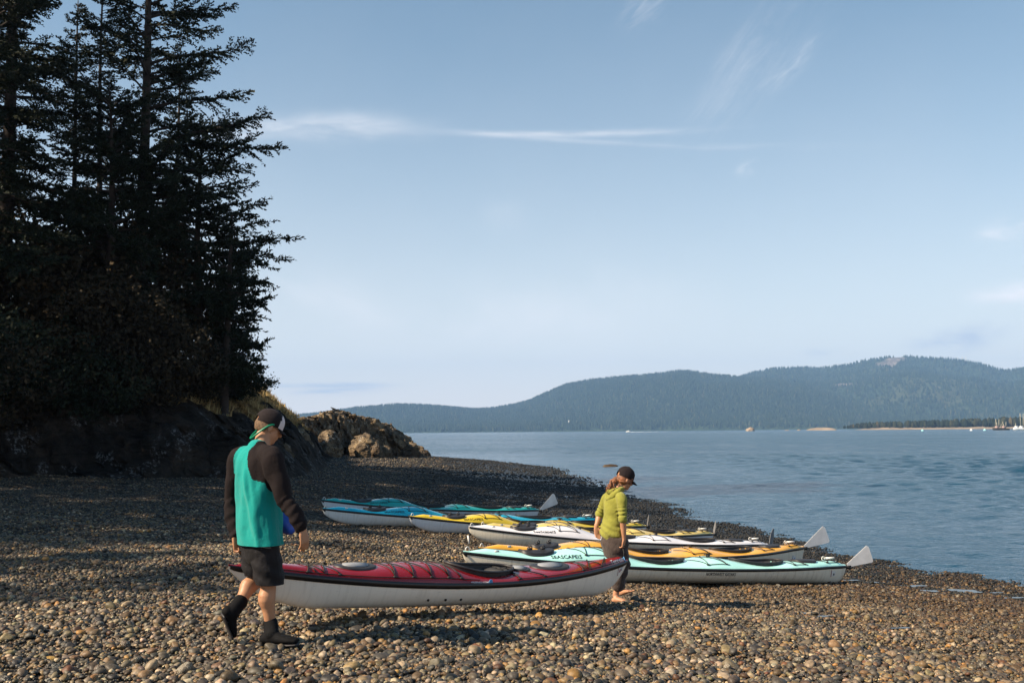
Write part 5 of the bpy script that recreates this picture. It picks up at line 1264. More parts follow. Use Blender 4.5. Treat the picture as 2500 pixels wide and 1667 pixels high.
def head(mb, c, fwd, up, s=1.0, female=False):
    """skull, jaw, brow, nose, lips, ears around a head centre"""
    f, u = unit(fwd), unit(up); u = unit(u - f * u.dot(f)); r = np.cross(f, u)
    M = np.stack([f, r, u], 1); 
    def E(p, rr): mb.ellipsoid(c + M @ (np.array(p) * s), np.array(rr) * s, M, 14, 18)
    E((-0.012, 0, 0.025), (0.094, 0.074, 0.088)); E((0.030, 0, -0.035), (0.058, 0.057, 0.075)); E((0.050, 0, -0.082), (0.034, 0.036, 0.030))
    E((0.070, 0, 0.020), (0.024, 0.055, 0.018)); E((0.094, 0, -0.022), (0.020, 0.014, 0.016)); E((0.086, 0, -0.004), (0.013, 0.009, 0.026))
    E((0.080, 0, -0.053), (0.014, 0.024, 0.008)); E((0.077, 0, -0.064), (0.012, 0.020, 0.008))
    for sd in (-1, 1):
        E((-0.006, sd * 0.077, -0.012), (0.018, 0.009, 0.031)); E((0.05, sd * 0.036, -0.012), (0.022, 0.02, 0.02)); E((0.072, sd * 0.030, 0.005), (0.012, 0.014, 0.010))
    return M
def hand(mb, w, fdir, pdir, s=1.0, curl=0.4, side=1, spread=0.05):
    """wrist w, fdir along the palm, pdir out of the palm, side = which side the thumb leaves"""
    f, n = unit(fdir), unit(pdir); n = unit(n - f * n.dot(f)); b = np.cross(n, f) * side
    pw = 0.040 * s; 
    loft(mb, [w - f * .02 * s, w + f * 0.02 * s, w + f * 0.055 * s, w + f * 0.092 * s], [(.026 * s, .020 * s), (.034 * s, .018 * s), (pw, .0155 * s), (pw * .97, .013 * s)], b, 14, 3)
    for i, (off, L_) in enumerate(((0.030, .072), (0.010, .082), (-0.011, .076), (-0.030, .060))):
        p = w + f * (0.088 - abs(off) * .15) * s + b * off * s; d = f + b * off * spread * 30 * .05; pts = [p - f * .02 * s, p]; ang = curl * (0.55 + 0.12 * i); a = 0
        for sg in (0.45, 0.32, 0.25):
            a += ang; dr = unit(d * math.cos(a) + n * math.sin(a)); p = p + dr * L_ * sg * s; pts.append(p)
        loft(mb, pts, [.0095 * s, .0098 * s, .0090 * s, .0080 * s, .0066 * s], b, 8, 2)
    p = w + f * 0.025 * s + b * 0.026 * s + n * .006 * s; pts = [p - b * .01 * s]; d = unit(f * .75 + b * .62 + n * .25)
    for sg, tw in ((.035, 0), (.032, .25), (.026, .5)): pts.append(pts[-1] + unit(d + n * tw * curl * 2 - b * tw * .8 * curl) * sg * s)
    loft(mb, pts, [.013 * s, .0125 * s, .0105 * s, .008 * s], n, 8, 2)
def split_obj(V, F, mask, name, mat, parent):
    F = F[mask]; us = np.unique(F); mp_ = np.full(len(V), -1); mp_[us] = np.arange(len(us)); return obj(name, V[us], mp_[F], mat, parent)
def boot(mb, ankle, heel, toe, up, s=1.0):
    heel, toe, ankle = map(np.array, (heel, toe, ankle)); f = unit(toe - heel); L_ = np.linalg.norm(toe - heel); up = unit(up); sd = np.cross(f, up)
    st = [(0.02, .036, .034, .034), (0.18, .040, .046, .048), (0.38, .038, .040, .040), (0.6, .044, .031, .030), (0.8, .046, .025, .024), (0.95, .036, .019, .018)]
    loft(mb, [heel + f * a * L_ + up * h * s for a, w_, h, r_ in st], [(w_ * s, r_ * s) for a, w_, h, r_ in st], sd, 16, 3)
    a2 = heel + f * .24 * L_ + up * .06 * s
    loft(mb, [a2, (a2 + ankle) / 2 + 0 * up, ankle], [(.046 * s, .052 * s), (.044 * s, .050 * s), (.045 * s, .049 * s)], sd, 16, 3)

# ---------------------------------------------------------------- the man at the bow
man = empty('person', (P(640, 1560, 7.45)[0], 7.45, gz(P(640, 1560, 7.45)[0], 7.45)))
D0 = 7.45
tf = unit([0.72, 0.69, 0]); tr = unit([0.69, -0.72, 0]); Zu = np.array([0, 0, 1.0])
m_skin = skin('tanned_skin', (0.40, 0.20, 0.11)); teal = cloth('teal_jersey', (0.0, 0.25, 0.225), .85, .06); dark = cloth('dark_sleeve_jersey', (0.011, 0.007, 0.0075), .9, .12, sheen=0.0); blk = cloth('black_shorts_cloth', (0.010, 0.009, 0.011), .7, .3, sheen=0.02)
neo = simple('black_neoprene', (0.005, 0.005, 0.006), 0.85, 0.3, 12, 0.3, 60, spec=0.15); capm = cloth('dark_cap_cloth', (0.015, 0.010, 0.011), .85, .2, sheen=0.02); capw = cloth('white_cap_cloth', (0.62, 0.55, 0.56), .8, .05); hairm = simple('short_brown_hair', (0.13, 0.075, 0.04), .7, .5, 60, 1.0, 400)
green = simple('green_strap', (0.0, 0.17, 0.085), .35, .1)
pel = P(633, 1300, D0); chest = P(622, 1170, D0); nb = P(636, 1092, D0 + .05); hc = P(657, 1043, D0 + .10)
rs, re, rw = P(664, 1118, D0 - .15), P(694, 1214, D0 - .20), P(739, 1290, D0 - .22)
ls, le, lw = P(583, 1120, D0 + .13), P(566, 1218, D0 + .20), P(574, 1312, D0 + .12)
rh, rk, ra = P(650, 1305, D0 - .06), P(654, 1424, D0 - .02), P(661, 1528, D0 - .0)
lh, lk, la = P(624, 1305, D0 + .08), P(627, 1412, D0 + .12), P(579, 1480, D0 - .06)
b = MB()
loft(b, [pel - Zu * .04, (pel + chest) / 2, chest, (chest + nb) / 2 + .0 * tf, nb - Zu * .05], [(.155, .11), (.14, .10), (.165, .11), (.17, .105), (.10, .075)], tr)
for sh, el, wr in ((rs, re, rw), (ls, le, lw)):
    loft(b, [(sh + nb) / 2, sh, sh * .4 + el * .6, el, el * .65 + wr * .35, wr], [.055, .055, .045, .038, .037, .026], tf, 14)
for hp, kn, an_ in ((rh, rk, ra), (lh, lk, la)):
    cb = unit(np.cross(np.cross(an_ - kn, [0, 1, 0]), an_ - kn))
    back = -unit(tf - unit(an_ - kn) * tf.dot(unit(an_ - kn)))
    loft(b, [hp, hp * .5 + kn * .5, kn, kn * .86 + an_ * .14, kn * .66 + an_ * .34 + back * .018, kn * .4 + an_ * .6 + back * .008, an_], [(.085, .09), (.075, .08), (.058, .062), (.054, .058), (.060, .066), (.046, .048), (.036, .040)], tr, 18)
hf = unit([0.80, 0.42, -0.42]); hu = unit([0.33, 0.18, 0.93])
loft(b, [nb - Zu * .04, nb * .5 + hc * .5 - hf * .01, hc - hf * .01], [(.066, .062), (.056, .060), (.055, .06)], tr, 16)
HM = head(b, hc, hf, hu, 1.05)
hand(b, rw, unit(P(745, 1345, D0 - .2) - rw) + [0.05, 0, 0], unit([-0.75, 0.5, 0.1]), 1.08, 0.42, -1)
hand(b, lw, unit(P(580, 1345, D0 + .14) - lw), unit([0.8, -0.25, 0]), 1.08, 1.35, 1)
V, F, N_ = remesh(b, 0.0062, 4); obj('body', V, F, m_skin, man)
# jersey: trunk and raglan sleeves grown together, then parted along the seam
b = MB()
hem = P(634, 1327, D0)
loft(b, [P(634, 1345, D0), P(631, 1290, D0), P(628, 1230, D0), P(624, 1170, D0), P(622, 1125, D0 + .0), P(630, 1096, D0 + .02)], [(.212, .142), (.208, .140), (.196, .136), (.200, .135), (.185, .118), (.085, .078)], tr, 26, 5)
loft(b, [nb * .6 + rs * .4 - Zu * .02, rs, rs * .55 + re * .45, re, re * .5 + rw * .5, rw * .93 + re * .07], [.078, .086, .078, .066, .060, .047], tf, 18, 5)
loft(b, [nb * .6 + ls * .4 - Zu * .02, ls, ls * .55 + le * .45, le, le * .5 + lw * .5, lw * .93 + le * .07], [.078, .083, .072, .060, .055, .045], tf, 18, 5)
V, F, N_ = remesh(b, 0.0075, 5); F = F[0] if len(F) == 1 else F[-1]
rel = V - pel; sx = rel @ tr; sf = rel @ tf; sz_ = V[:, 2] - hem[2]
# folds hang from the shoulder blades and the arms
fold = 0.013 * np.sin((sx * 42 + 3.2 * np.sin(sz_ * 4 + 1) + sf * 9)) * sstep(sz_, 0.75, 0.15) * sstep(sz_, -.02, .12) * (0.6 + 0.4 * vnoise(V * [5, 5, 1.6], 3))
fold += 0.018 * np.exp(-((sx - 0.02 - (0.62 - sz_) * 0.20) / 0.022) ** 2) * sstep(sz_, .62, .45) * sstep(sz_, .05, .22) + 0.014 * np.exp(-((sx - 0.09 - (0.62 - sz_) * 0.10) / 0.02) ** 2) * sstep(sz_, .6, .4)
fold += 0.006 * fbm(V * [9, 9, 4], 3, 5)
def seg_near(V, a, b_):
    d = b_ - a; t_ = np.clip(((V - a) @ d) / d.dot(d), 0, 1); return np.linalg.norm(V - a - t_[:, None] * d, axis=1), t_
arm_r = np.minimum(seg_near(V, rs, re)[0], seg_near(V, re, rw)[0]); arm_l = np.minimum(seg_near(V, ls, le)[0], seg_near(V, le, lw)[0])
for A_, a1, a2 in ((arm_r, re, rw), (arm_l, le, lw)):
    dd_, t_ = seg_near(V, a1, a2); fold += np.where(dd_ < .08, 0.003 * np.sin(t_ * 24 + V[:, 0] * 30 + 4 * vnoise(V * 8, 2)) + .004 * vnoise(V * 18, 6), 0) * sstep(t_, 0, .05)
V = V + N_ * fold[:, None]
cx_ = V[F].mean(1); hem_z = hem[2]; keep_ = (cx_[:, 2] > hem_z) | (np.minimum(seg_near(cx_, re, rw)[0], seg_near(cx_, le, lw)[0]) < .07); F = F[keep_]; cx_ = cx_[keep_]; up_ = cx_[:, 2] - nb[2]
def sleeve_mask(s_pt, e_pt, w_pt, sgn):
    side_ = (cx_ - nb) @ tr * sgn; d1, t1 = seg_near(cx_, s_pt, e_pt); d2, t2 = seg_near(cx_, e_pt, w_pt)
    dn_ = np.clip(-(up_ + 0.02), 0, 1); lim = (0.062 + dn_ * 0.45) if sgn > 0 else (0.125 + dn_ * 0.25)
    lim = lim + 2.5 * np.clip(dn_ - .21, 0, 1)          # the slanting raglan seam
    isarm = ((d1 < .105) & (t1 > 0.02)) | (d2 < .09)
    low_ok = up_ > -9
    return ((side_ > lim) & low_ok & (side_ > 0.0)) | (isarm & ((side_ > 0.19) | (d1 < .088) & (t1 > .3) | (d2 < .062)))
mr = sleeve_mask(rs, re, rw, 1); ml = sleeve_mask(ls, le, lw, -1) & ~mr
neckhole = (np.linalg.norm(cx_ - nb, axis=1) < .0)
sh_o = split_obj(V, F, ~(mr | ml), 'shirt', teal, man); 
for mk in (mr, ml): split_obj(V, F, mk, 'sleeve', dark, sh_o)
mb = MB(); mb.tube([P(600, 1322, D0 - .05), P(600, 1322, D0 - .05) + [0.001, 0, 0]], .001, 4) if False else None
th = np.linspace(0, 2 * np.pi, 40, endpoint=False); rc_ = nb + Zu * -0.012
mb = MB().tube(rc_ + .072 * np.cos(th)[:, None] * tr + .068 * np.sin(th)[:, None] * tf + (0.018 * -np.sin(th))[:, None] * Zu, .0075, 8, closed=True); mb.build('collar', dark, sh_o)
# shorts
b = MB()
loft(b, [pel + Zu * .02, pel - Zu * .06, P(638, 1345, D0)], [(.150, .105), (.165, .120), (.162, .122)], tr, 22)
loft(b, [rh - Zu * .0, rh * .45 + rk * .55, P(662, 1437, D0 - .03)], [(.075, .085), (.104, .108), (.106, .104)], tr, 20)
loft(b, [lh - Zu * .0, lh * .45 + lk * .55, P(632, 1420, D0 + .12)], [(.075, .085), (.095, .105), (.092, .098)], tr, 20)
V, F, N_ = remesh(b, 0.008, 3); V = V + N_ * (0.009 * fbm(V * [8, 8, 5], 3, 9) + .004 * np.sin(V[:, 2] * 60 + V[:, 0] * 30) * sstep(V[:, 2], pel[2] - .05, pel[2] - .3))[:, None]
F = F[0] if len(F) == 1 else F[-1]; cx_ = V[F].mean(1); near_r = seg_near(cx_, rh, rk)[0] < seg_near(cx_, lh, lk)[0]
F = F[np.where(near_r, cx_[:, 2] > P(660, 1424, D0)[2], cx_[:, 2] > P(630, 1408, D0)[2])]; so = obj('shorts', V, F, blk, man)
mb = MB(); sp_ = [pel + tr * .18 * math.cos(a) - tf * .135 * math.sin(a) - Zu * (.075 + .02 * math.cos(a * 2)) for a in np.linspace(.05, 2.2, 14)]; mb.tube(sp_, .0035, 5); mb.build('piping', simple('grey_piping', (.16, .15, .16)), so)
for an_, he, to, up_v, kn in ((ra, P(643, 1572, D0 - .03), P(727, 1571, D0 - .12), (0, 0, 1), rk), (la, P(545, 1500, D0 - .12), P(567, 1556, D0 - .02), (.45, .1, .55), lk)):
    mb = MB(); an2 = an_ * .80 + kn * .20 if an_ is la else an_ * .92 + kn * .08; boot(mb, an2, he, to, up_v, 1.12); V, F, N_ = remesh(mb, .006, 3); bt = obj('boot', V, F, neo, man)
    mb = MB(); f = unit(np.array(to) - he); upv = unit(up_v); sdv = np.cross(f, upv); L_ = np.linalg.norm(np.array(to) - he)
    loft(mb, [he + f * a * L_ - upv * (.008 - .004) for a in (0.0, .25, .5, .8, .98)], [(.040, .010), (.042, .010), (.040, .010), (.050, .010), (.036, .010)], sdv, 14); mb.build('sole', rubber, bt)
# cap, hair, strap
def cap(parent, c, M, s, back_mat, front_mat, front_from=0.25, brim=True, brim_len=0.07, hi=1.0):
    u = np.linspace(0, np.pi / 2 * 1.08, 16); v = np.linspace(0, 2 * np.pi, 49)[:-1]
    U, Vv = np.meshgrid(u, v, indexing='ij'); rx, ry, rz_ = .106 * s, .088 * s, .100 * s * hi
    X = np.stack([rx * np.sin(U) * np.cos(Vv) - .010 * s, ry * np.sin(U) * np.sin(Vv), rz_ * np.cos(U) ** .9 if False else rz_ * np.sign(np.cos(U)) * np.abs(np.cos(U)) ** .85 + .030 * s], -1).reshape(-1, 3)
    outer = c + X @ M.T; inner = c + (X * .965 - [0, 0, .002]) @ M.T
    A = np.vstack([outer, inner]); n = len(outer); F_ = grid_faces(16, 48, True); cen = X[F_].mean(1)
    # opening above the strap at the back
    hole = (cen[:, 0] < -.072 * s) & (np.abs(cen[:, 1]) < .034 * s) & (cen[:, 2] < .040 * s) & (cen[:, 2] > .014 * s)
    fr = cen[:, 0] > front_from * rx; Fo = F_[:, ::-1]
    k_ = ~hole; co = obj('cap', A, [np.vstack([Fo[k_], F_[k_] + n])], back_mat, parent); co.data.materials.append(front_mat)
    co.data.polygons.foreach_set('material_index', np.concatenate([fr[k_], fr[k_]]).astype(np.int32))
    mb = MB(); mb.ellipsoid(c + M @ np.array([-.01 * s, 0, (.031 + .1 * hi) * s]), (.008, .008, .005)); mb.build('button', back_mat, co)
    if brim:
        uu = np.linspace(-1.05, 1.05, 17); ww = np.linspace(0, 1, 6); A = []
        for lay_ in (0, .004):
            for w_ in ww:
                for q_ in uu:
                    r0x, r0y = .096 * s * math.cos(q_), .088 * s * math.sin(q_); x_ = r0x + w_ * brim_len * s * math.cos(q_ * .9) ** .8; y_ = r0y * (1 - .12 * w_)
                    A.append([x_ - .008 * s, y_, (.012 - .02 * w_) * s - .35 * (y_ / s) ** 2 * 6 * s * w_ * .6 + lay_])
        A = c + np.array(A) @ M.T; g_ = grid_faces(6, 17); m_ = 6 * 17
        ed = [[5 * 17 + i, 5 * 17 + i + 1, m_ + 5 * 17 + i + 1, m_ + 5 * 17 + i] for i in range(16)]
        obj('brim', A, [np.vstack([g_, g_[:, ::-1] + m_, ed])], back_mat, co)
    return co
cp = cap(man, hc, HM, 1.06, capm, capw, 0.42, True, .06, 1.02)
mb = MB(); mb.box(hc + HM @ np.array([.092, -.046, .055]), (.004, .016, .014), HM); mb.build('cap_badge', simple('blue_badge', (.05, .33, .6)), cp)
b = MB(); b.ellipsoid(hc + HM @ np.array([-.022, 0, .005]), np.array((.088, .080, .078)) * 1.05, HM, 16, 22); V, f = b.data(); V = V + unit(V - hc) * 0 + .004 * vnoise(V * 90, 3)[:, None]
relh = (V - hc) @ HM; keepf = [ff[(relh[ff].mean(1)[:, 2] > -.052 - .3 * relh[ff].mean(1)[:, 0] * 0) & (relh[ff].mean(1)[:, 0] < .035) & ~((np.abs(relh[ff].mean(1)[:, 1]) > .06) & (relh[ff].mean(1)[:, 2] < -.0) & (relh[ff].mean(1)[:, 0] > -.03))] for ff in f]
obj('hair', V, keepf, hairm, man)
mb = MB(); a_ = np.linspace(-1.75, 1.75, 36); pts = np.stack([-.080 * np.cos(a_) - .006, .085 * np.sin(a_), .022 - .145 * (.5 + .5 * np.cos(a_ * 1.75))], -1)
pts = hc + (pts * 1.06) @ HM.T; mb.tube(pts, .0075, 8); mb.build('sunglasses_strap', green, man)
mb = MB(); nk = nb + Zu * .02; a_ = np.linspace(-2.0, 2.0, 24); mb.tube(nk - tf[None] * (.064 * np.cos(a_))[:, None] + tr[None] * (.068 * np.sin(a_))[:, None] + Zu * (.012 * np.cos(a_) - .008)[:, None], .005, 6); mb.build('orange_neck_cord', simple('orange_cord', (.55, .13, .02), .5), man)
tag(man, 'man in a teal jersey with dark sleeves and black shorts carrying the bow end', 'person')
# the loop he holds
hp_ = lw + unit(P(580, 1345, D0 + .14) - lw) * .095 + tr * .02
bt_ = kr.w(kr.deck_pt(0.035 * kr.L, 0, 0.0))
mb = MB()
for o_ in (-.012, .012): mb.tube([hp_ + [o_, 0, 0], (hp_ + bt_) / 2 + [o_ * .6, 0, 0], bt_ + [o_ * .2, 0, -.01]], .0055, 6)
mb.tube([hp_ - tr * .045, hp_ + tr * .045], .012, 8); tag(mb.build('carry_strap', cordm), 'black carry strap from the hand of the man to the red bow', 'strap')
# blue dry bag at his far side
b = MB(); c_ = P(692, 1262, D0 + .28); loft(b, [c_ + [0, 0, .12], c_ + [-.01, 0, .08], c_ + [0, 0, 0], c_ + [.03, 0, -.05], c_ + [.04, 0, -.078]], [(.035, .03), (.06, .05), (.092, .075), (.098, .08), (.07, .06)], (1, 0, 0), 22)
V, F, N_ = remesh(b, .007, 3); V = V + N_ * (.005 * np.sin(V[:, 0] * 60 + V[:, 2] * 30) + .006 * fbm(V * 9, 3, 4))[:, None]
bg_ = obj('dry_bag', V, F, blue_m); tag(bg_, 'blue bag hanging behind the right arm of the man', 'bag')
mb = MB(); mb.tube([c_ + [0, 0, .12], c_ + [-.06, -.08, .26], c_ + [-.12, -.10, .40]], .007, 6); mb.build('bag_strap', blue_m, bg_)

# ---------------------------------------------------------------- the woman at the stern
D1 = 11.15
wom = empty('person', (P(1505, 1472, D1)[0], D1, gz(P(1505, 1472, D1)[0], D1)))
tf = unit([0.90, 0.43, 0]); tr = unit([0.43, -0.90, 0])
w_skin = skin('freckled_skin', (0.42, 0.21, 0.12)); lime = cloth('olive_green_hoodie', (0.22, 0.215, 0.035), .85, .10); pants = cloth('brown_trousers', (0.050, 0.036, 0.032), .85, .15); ginger = simple('curly_ginger_hair', (0.20, 0.075, 0.03), .5, .55, 30, 1.0, 140)
pel = P(1500, 1318, D1); chest = P(1498, 1243, D1); nb = P(1506, 1196, D1); hc = P(1526, 1170, D1)
rs, re, rw = P(1517, 1216, D1 - .15), P(1520, 1264, D1 - .2), P(1524, 1316, D1 - .16)
ls, le, lw = P(1482, 1216, D1 + .13), P(1465, 1252, D1 + .18), P(1456, 1284, D1 + .12)
rh, rk, ra = P(1511, 1322, D1 - .07), P(1519, 1385, D1 - .02), P(1503, 1452, D1 - .02)
lh, lk, la = P(1494, 1322, D1 + .08), P(1506, 1385, D1 + .15), P(1514, 1440, D1 + .28)
b = MB()
loft(b, [pel - Zu * .03, (pel + chest) / 2, chest, nb - Zu * .05], [(.125, .09), (.095, .07), (.105, .075), (.06, .05)], tr)
for sh, el, wr in ((rs, re, rw), (ls, le, lw)): loft(b, [(sh + nb) / 2, sh, sh * .4 + el * .6, el, el * .62 + wr * .38, wr], [.038, .040, .034, .033, .034, .022], tf, 14)
for hp, kn, an_ in ((rh, rk, ra), (lh, lk, la)): loft(b, [hp, hp * .5 + kn * .5, kn, kn * .66 + an_ * .34, kn * .35 + an_ * .65, an_], [(.08, .085), (.065, .07), (.048, .052), (.048, .052), (.036, .038), (.030, .034)], tr, 16)
hf = unit([0.86, 0.30, -0.42]); hu = unit([0.36, 0.12, 0.92])
loft(b, [nb - Zu * .04, nb * .5 + hc * .5 - hf * .01, hc - hf * .01], [(.048, .048), (.043, .046), (.045, .05)], tr, 16)
HM = head(b, hc, hf, hu, .96)
hand(b, rw, unit(P(1520, 1345, D1 - .14) - rw), unit([-0.8, 0.5, 0]), .92, 1.0, -1)
hand(b, lw, unit(P(1459, 1312, D1 + .1) - lw), unit([0.25, -0.95, 0.1]), .92, 0.35, 1)
for an_, to, he in ((ra, P(1530, 1471, D1 - .10), P(1494, 1471, D1 - .02)), (la, P(1530, 1449, D1 + .2), P(1512, 1455, D1 + .28))):
    f = unit(to - he); L_ = np.linalg.norm(to - he); 
    if L_ < .2: to = he + f * .2; L_ = .2
    sdv = np.cross(f, Zu); loft(b, [he + f * .02 + Zu * .028, he + f * .25 * L_ + Zu * .035, he + f * .55 * L_ + Zu * .028, he + f * .8 * L_ + Zu * .017], [(.026, .026), (.03, .034), (.034, .025), (.038, .015)], sdv, 14)
    loft(b, [he + f * .25 * L_ + Zu * .04, an_], [(.030, .034), (.028, .032)], sdv, 14)
    for i in range(5): p_ = he + f * (.80 - .03 * i) * L_ + sdv * (-.026 + .013 * i) + Zu * .014; loft(b, [p_, p_ + f * (.045 - .005 * i), p_ + f * (.058 - .006 * i) - Zu * .004], [.010 - .001 * i, .009 - .001 * i, .006], sdv, 8, 2)
V, F, N_ = remesh(b, .006, 3); obj('body', V, F, w_skin, wom)
b = MB()
loft(b, [P(1494, 1301, D1), P(1494, 1285, D1), P(1497, 1262, D1), P(1499, 1238, D1), P(1500, 1216, D1), P(1504, 1200, D1)], [(.160, .118), (.150, .112), (.132, .102), (.142, .110), (.138, .098), (.062, .056)], tr, 24, 5)
loft(b, [nb * .6 + rs * .4 - Zu * .02, rs, rs * .5 + re * .5, re * .93 + rs * .07, re * .9 + rw * .1], [.054, .058, .052, .046, .048], tf, 18, 5)
loft(b, [nb * .6 + ls * .4 - Zu * .02, ls, ls * .5 + le * .5, le * .93 + ls * .07, le * .9 + lw * .1], [.054, .057, .051, .046, .048], tf, 18, 5)
V, F, N_ = remesh(b, .0075, 4); zt = V[:, 2] - P(1494, 1301, D1)[2]; rx_ = (V - pel) @ tr
fold = .0045 * np.sin(zt * 60 + rx_ * 34 + 5 * vnoise(V * 5, 5)) * sstep(zt, .30, .0) + .006 * fbm(V * [11, 11, 8], 3, 6)
for a1, a2 in ((rs, re), (ls, le)):
    dd_, t_ = seg_near(V, a1, a2); fold += np.where(dd_ < .085, .005 * np.sin(t_ * 34 + 3 * vnoise(V * 7, 3)), 0) * sstep(t_, .3, .7)
V = V + N_ * fold[:, None]; ho = obj('hoodie', V, F, lime, wom)
b = MB(); hdc = nb - tf * .085 - Zu * .035
loft(b, [nb + tr * .07 + Zu * .005 + tf * .03, nb + tr * .085 - tf * .04 - Zu * .01, hdc + tr * .04 - Zu * .04, hdc - Zu * .06, hdc - tr * .04 - Zu * .04, nb - tr * .085 - tf * .04 - Zu * .01, nb - tr * .07 + Zu * .005 + tf * .03], [(.022, .03), (.03, .035), (.045, .036), (.055, .038), (.045, .036), (.03, .035), (.022, .03)], tf, 14, 4)
loft(b, [nb + tr * .06 + Zu * .02 + tf * .02, hdc + tr * .04 + Zu * .03, hdc + Zu * .015 - tf * .01, hdc - tr * .04 + Zu * .03, nb - tr * .06 + Zu * .02 + tf * .02], [.02, .024, .03, .024, .02], tf, 12, 4)
V, F, N_ = remesh(b, .006, 2); V = V + N_ * (.006 * fbm(V * 14, 3, 8))[:, None]; obj('hood', V, F, lime, ho)
b = MB()
loft(b, [pel + Zu * .06, pel - Zu * .02, pel - Zu * .10], [(.150, .115), (.168, .138), (.155, .13)], tr, 22)
for hp, kn, an_, kk in ((rh, rk, ra, .34), (lh, lk, la, .36)): loft(b, [hp, hp * .5 + kn * .5, kn, kn * .5 + an_ * .5, an_ * (1 - kk) + kn * kk], [(.098, .11), (.090, .098), (.075, .08), (.070, .074), (.072, .075)], tr, 18)
V, F, N_ = remesh(b, .0075, 3); V = V + N_ * (.010 * fbm(V * [9, 9, 7], 4, 12) + .005 * np.sin(V[:, 2] * 55 + V[:, 0] * 20))[:, None]; obj('trousers', V, F, pants, wom)
cap(wom, hc + HM @ np.array([0, 0, .004]), HM, 1.0, capm, capw, 0.72, True, .075, 1.12)
q = np.random.default_rng(4); b = MB(); b.ellipsoid(hc + HM @ np.array([-.024, 0, -.004]), (.080, .076, .072), HM, 14, 20); b.ellipsoid(hc + HM @ np.array([-.07, 0, -.03]), (.035, .04, .035), HM, 10, 12)
for i in range(46):                       # loose curls gathered in a tail
    u0 = np.linspace(0, 1, 10); st = hc + HM @ np.array([-.085, 0, -.03]) + q.normal(0, .010, 3); en = P(1487 + q.normal(0, 5), 1197 + q.normal(0, 4), D1 - .02 + q.normal(0, .03))
    pts = st[None] * (1 - u0)[:, None] + en[None] * u0[:, None]; pts[:, 2] += .035 * np.sin(u0 * 3.1); ph = q.uniform(0, 6); am = .013
    pts += am * np.stack([np.cos(u0 * 17 + ph), np.sin(u0 * 17 + ph), np.sin(u0 * 15 + ph)], -1) * sstep(u0, 0, .3)[:, None]; b.tube(pts, .0065 * (1.1 - u0 * .5), 5)
for i in range(26):                       # strands over the ear
    u0 = np.linspace(0, 1, 7); sd = q.choice([-1, 1]); z_ = q.uniform(-.03, .03)
    pts = np.stack([.055 - .13 * u0, sd * (.070 + .010 * np.sin(u0 * 3)) * (1 - .5 * u0 ** 3), z_ - .05 * u0 * (z_ + .05) * 8 * .4 - .015 * u0], -1); b.tube(hc + pts @ HM.T, .006, 5)
b.build('hair', ginger, wom)
tag(wom, 'woman in an olive green hoodie and cap with a curly ginger ponytail, walking barefoot', 'person')
hp_ = rw + unit(P(1520, 1345, D1 - .14) - rw) * .07 + [-.015, 0, 0]; bt_ = kr.w(kr.deck_pt(0.985 * kr.L, 0, 0.01))
mb = MB(); mb.tube([hp_, (hp_ + bt_) / 2 + [.01, 0, 0], bt_], .005, 6); mb.tube([hp_ - tr * .045, hp_ + tr * .045], .010, 8); tag(mb.build('carry_strap', cordm), 'short cord from the hand of the woman to the red stern', 'strap')
# ================================================================ small far things
# motor boat with its wake
q0 = on_plane(1534, 1060, 0.0); q0 = q0 * (1500 / q0[1]); q0[2] = 0
mboat = empty('motor_boat', q0)
s_ = np.linspace(0, 1, 14); bw = 1.3 * np.clip(1 - (np.clip(0.45 - s_, 0, 1) / .45) ** 2, 0, 1) ** .8; A = []
for a, w_ in zip(s_, bw): A += [[a * 7 - 3.5, -w_, 1.3 - .4 * a], [a * 7 - 3.5, -w_ * .7, 0.0], [a * 7 - 3.5, w_ * .7, 0.0], [a * 7 - 3.5, w_, 1.3 - .4 * a]]
wh = simple('white_gelcoat', (.8, .8, .78), .3); mb = MB(); mb.add(np.array(A) + q0, grid_faces(14, 4, True)); mb.build('hull', wh, mboat)
mb = MB(); mb.box(q0 + [.2, 0, 1.7], (1.1, .9, .7)); mb.box(q0 + [.2, 0, 2.45], (1.3, 1.0, .06)); mb.build('cabin', wh, mboat)
wk = simple('wake_foam', (.8, .82, .82), .7); u = np.linspace(0, 1, 30); A = np.stack([np.stack([3.5 + 58 * u, .9 * (1 - u) + .3 * np.sin(u * 40) - .2, .25 * (1 - u) + .10 + .06 * np.sin(u * 30)], -1), np.stack([3.5 + 58 * u, -1.0 - 2 * u, .10 + 0 * u], -1), np.stack([3.5 + 58 * u, 1.4 + 3 * u, .10 + 0 * u], -1)], 1)[:, [1, 0, 2]].reshape(-1, 3)
wkob = obj('wake', A + q0, grid_faces(30, 3), wk, mboat, False)
tag(mboat, 'white motor boat trailing a wake far across the water', 'boat')
# mooring buoys
cyan = simple('pale_blue_buoy', (.35, .70, .72), .4)
for px, lab, mt_ in ((2252, 'leftmost mooring buoy off the wooded point', cyan), (2371, 'middle mooring buoy off the wooded point', wh), (2404, 'mooring buoy nearest the moored boats on the right', cyan)):
    q0 = P(px, 1049, 800); q0[2] = 0.4; mb = MB(); mb.ellipsoid(q0, (1.0, 1.0, .9)); mb.tube([q0 + [0, 0, .8], q0 + [0, 0, 1.3]], .12, 6); tag(mb.build('mooring_buoy', mt_), lab, 'buoy', 'mooring buoys off the point')
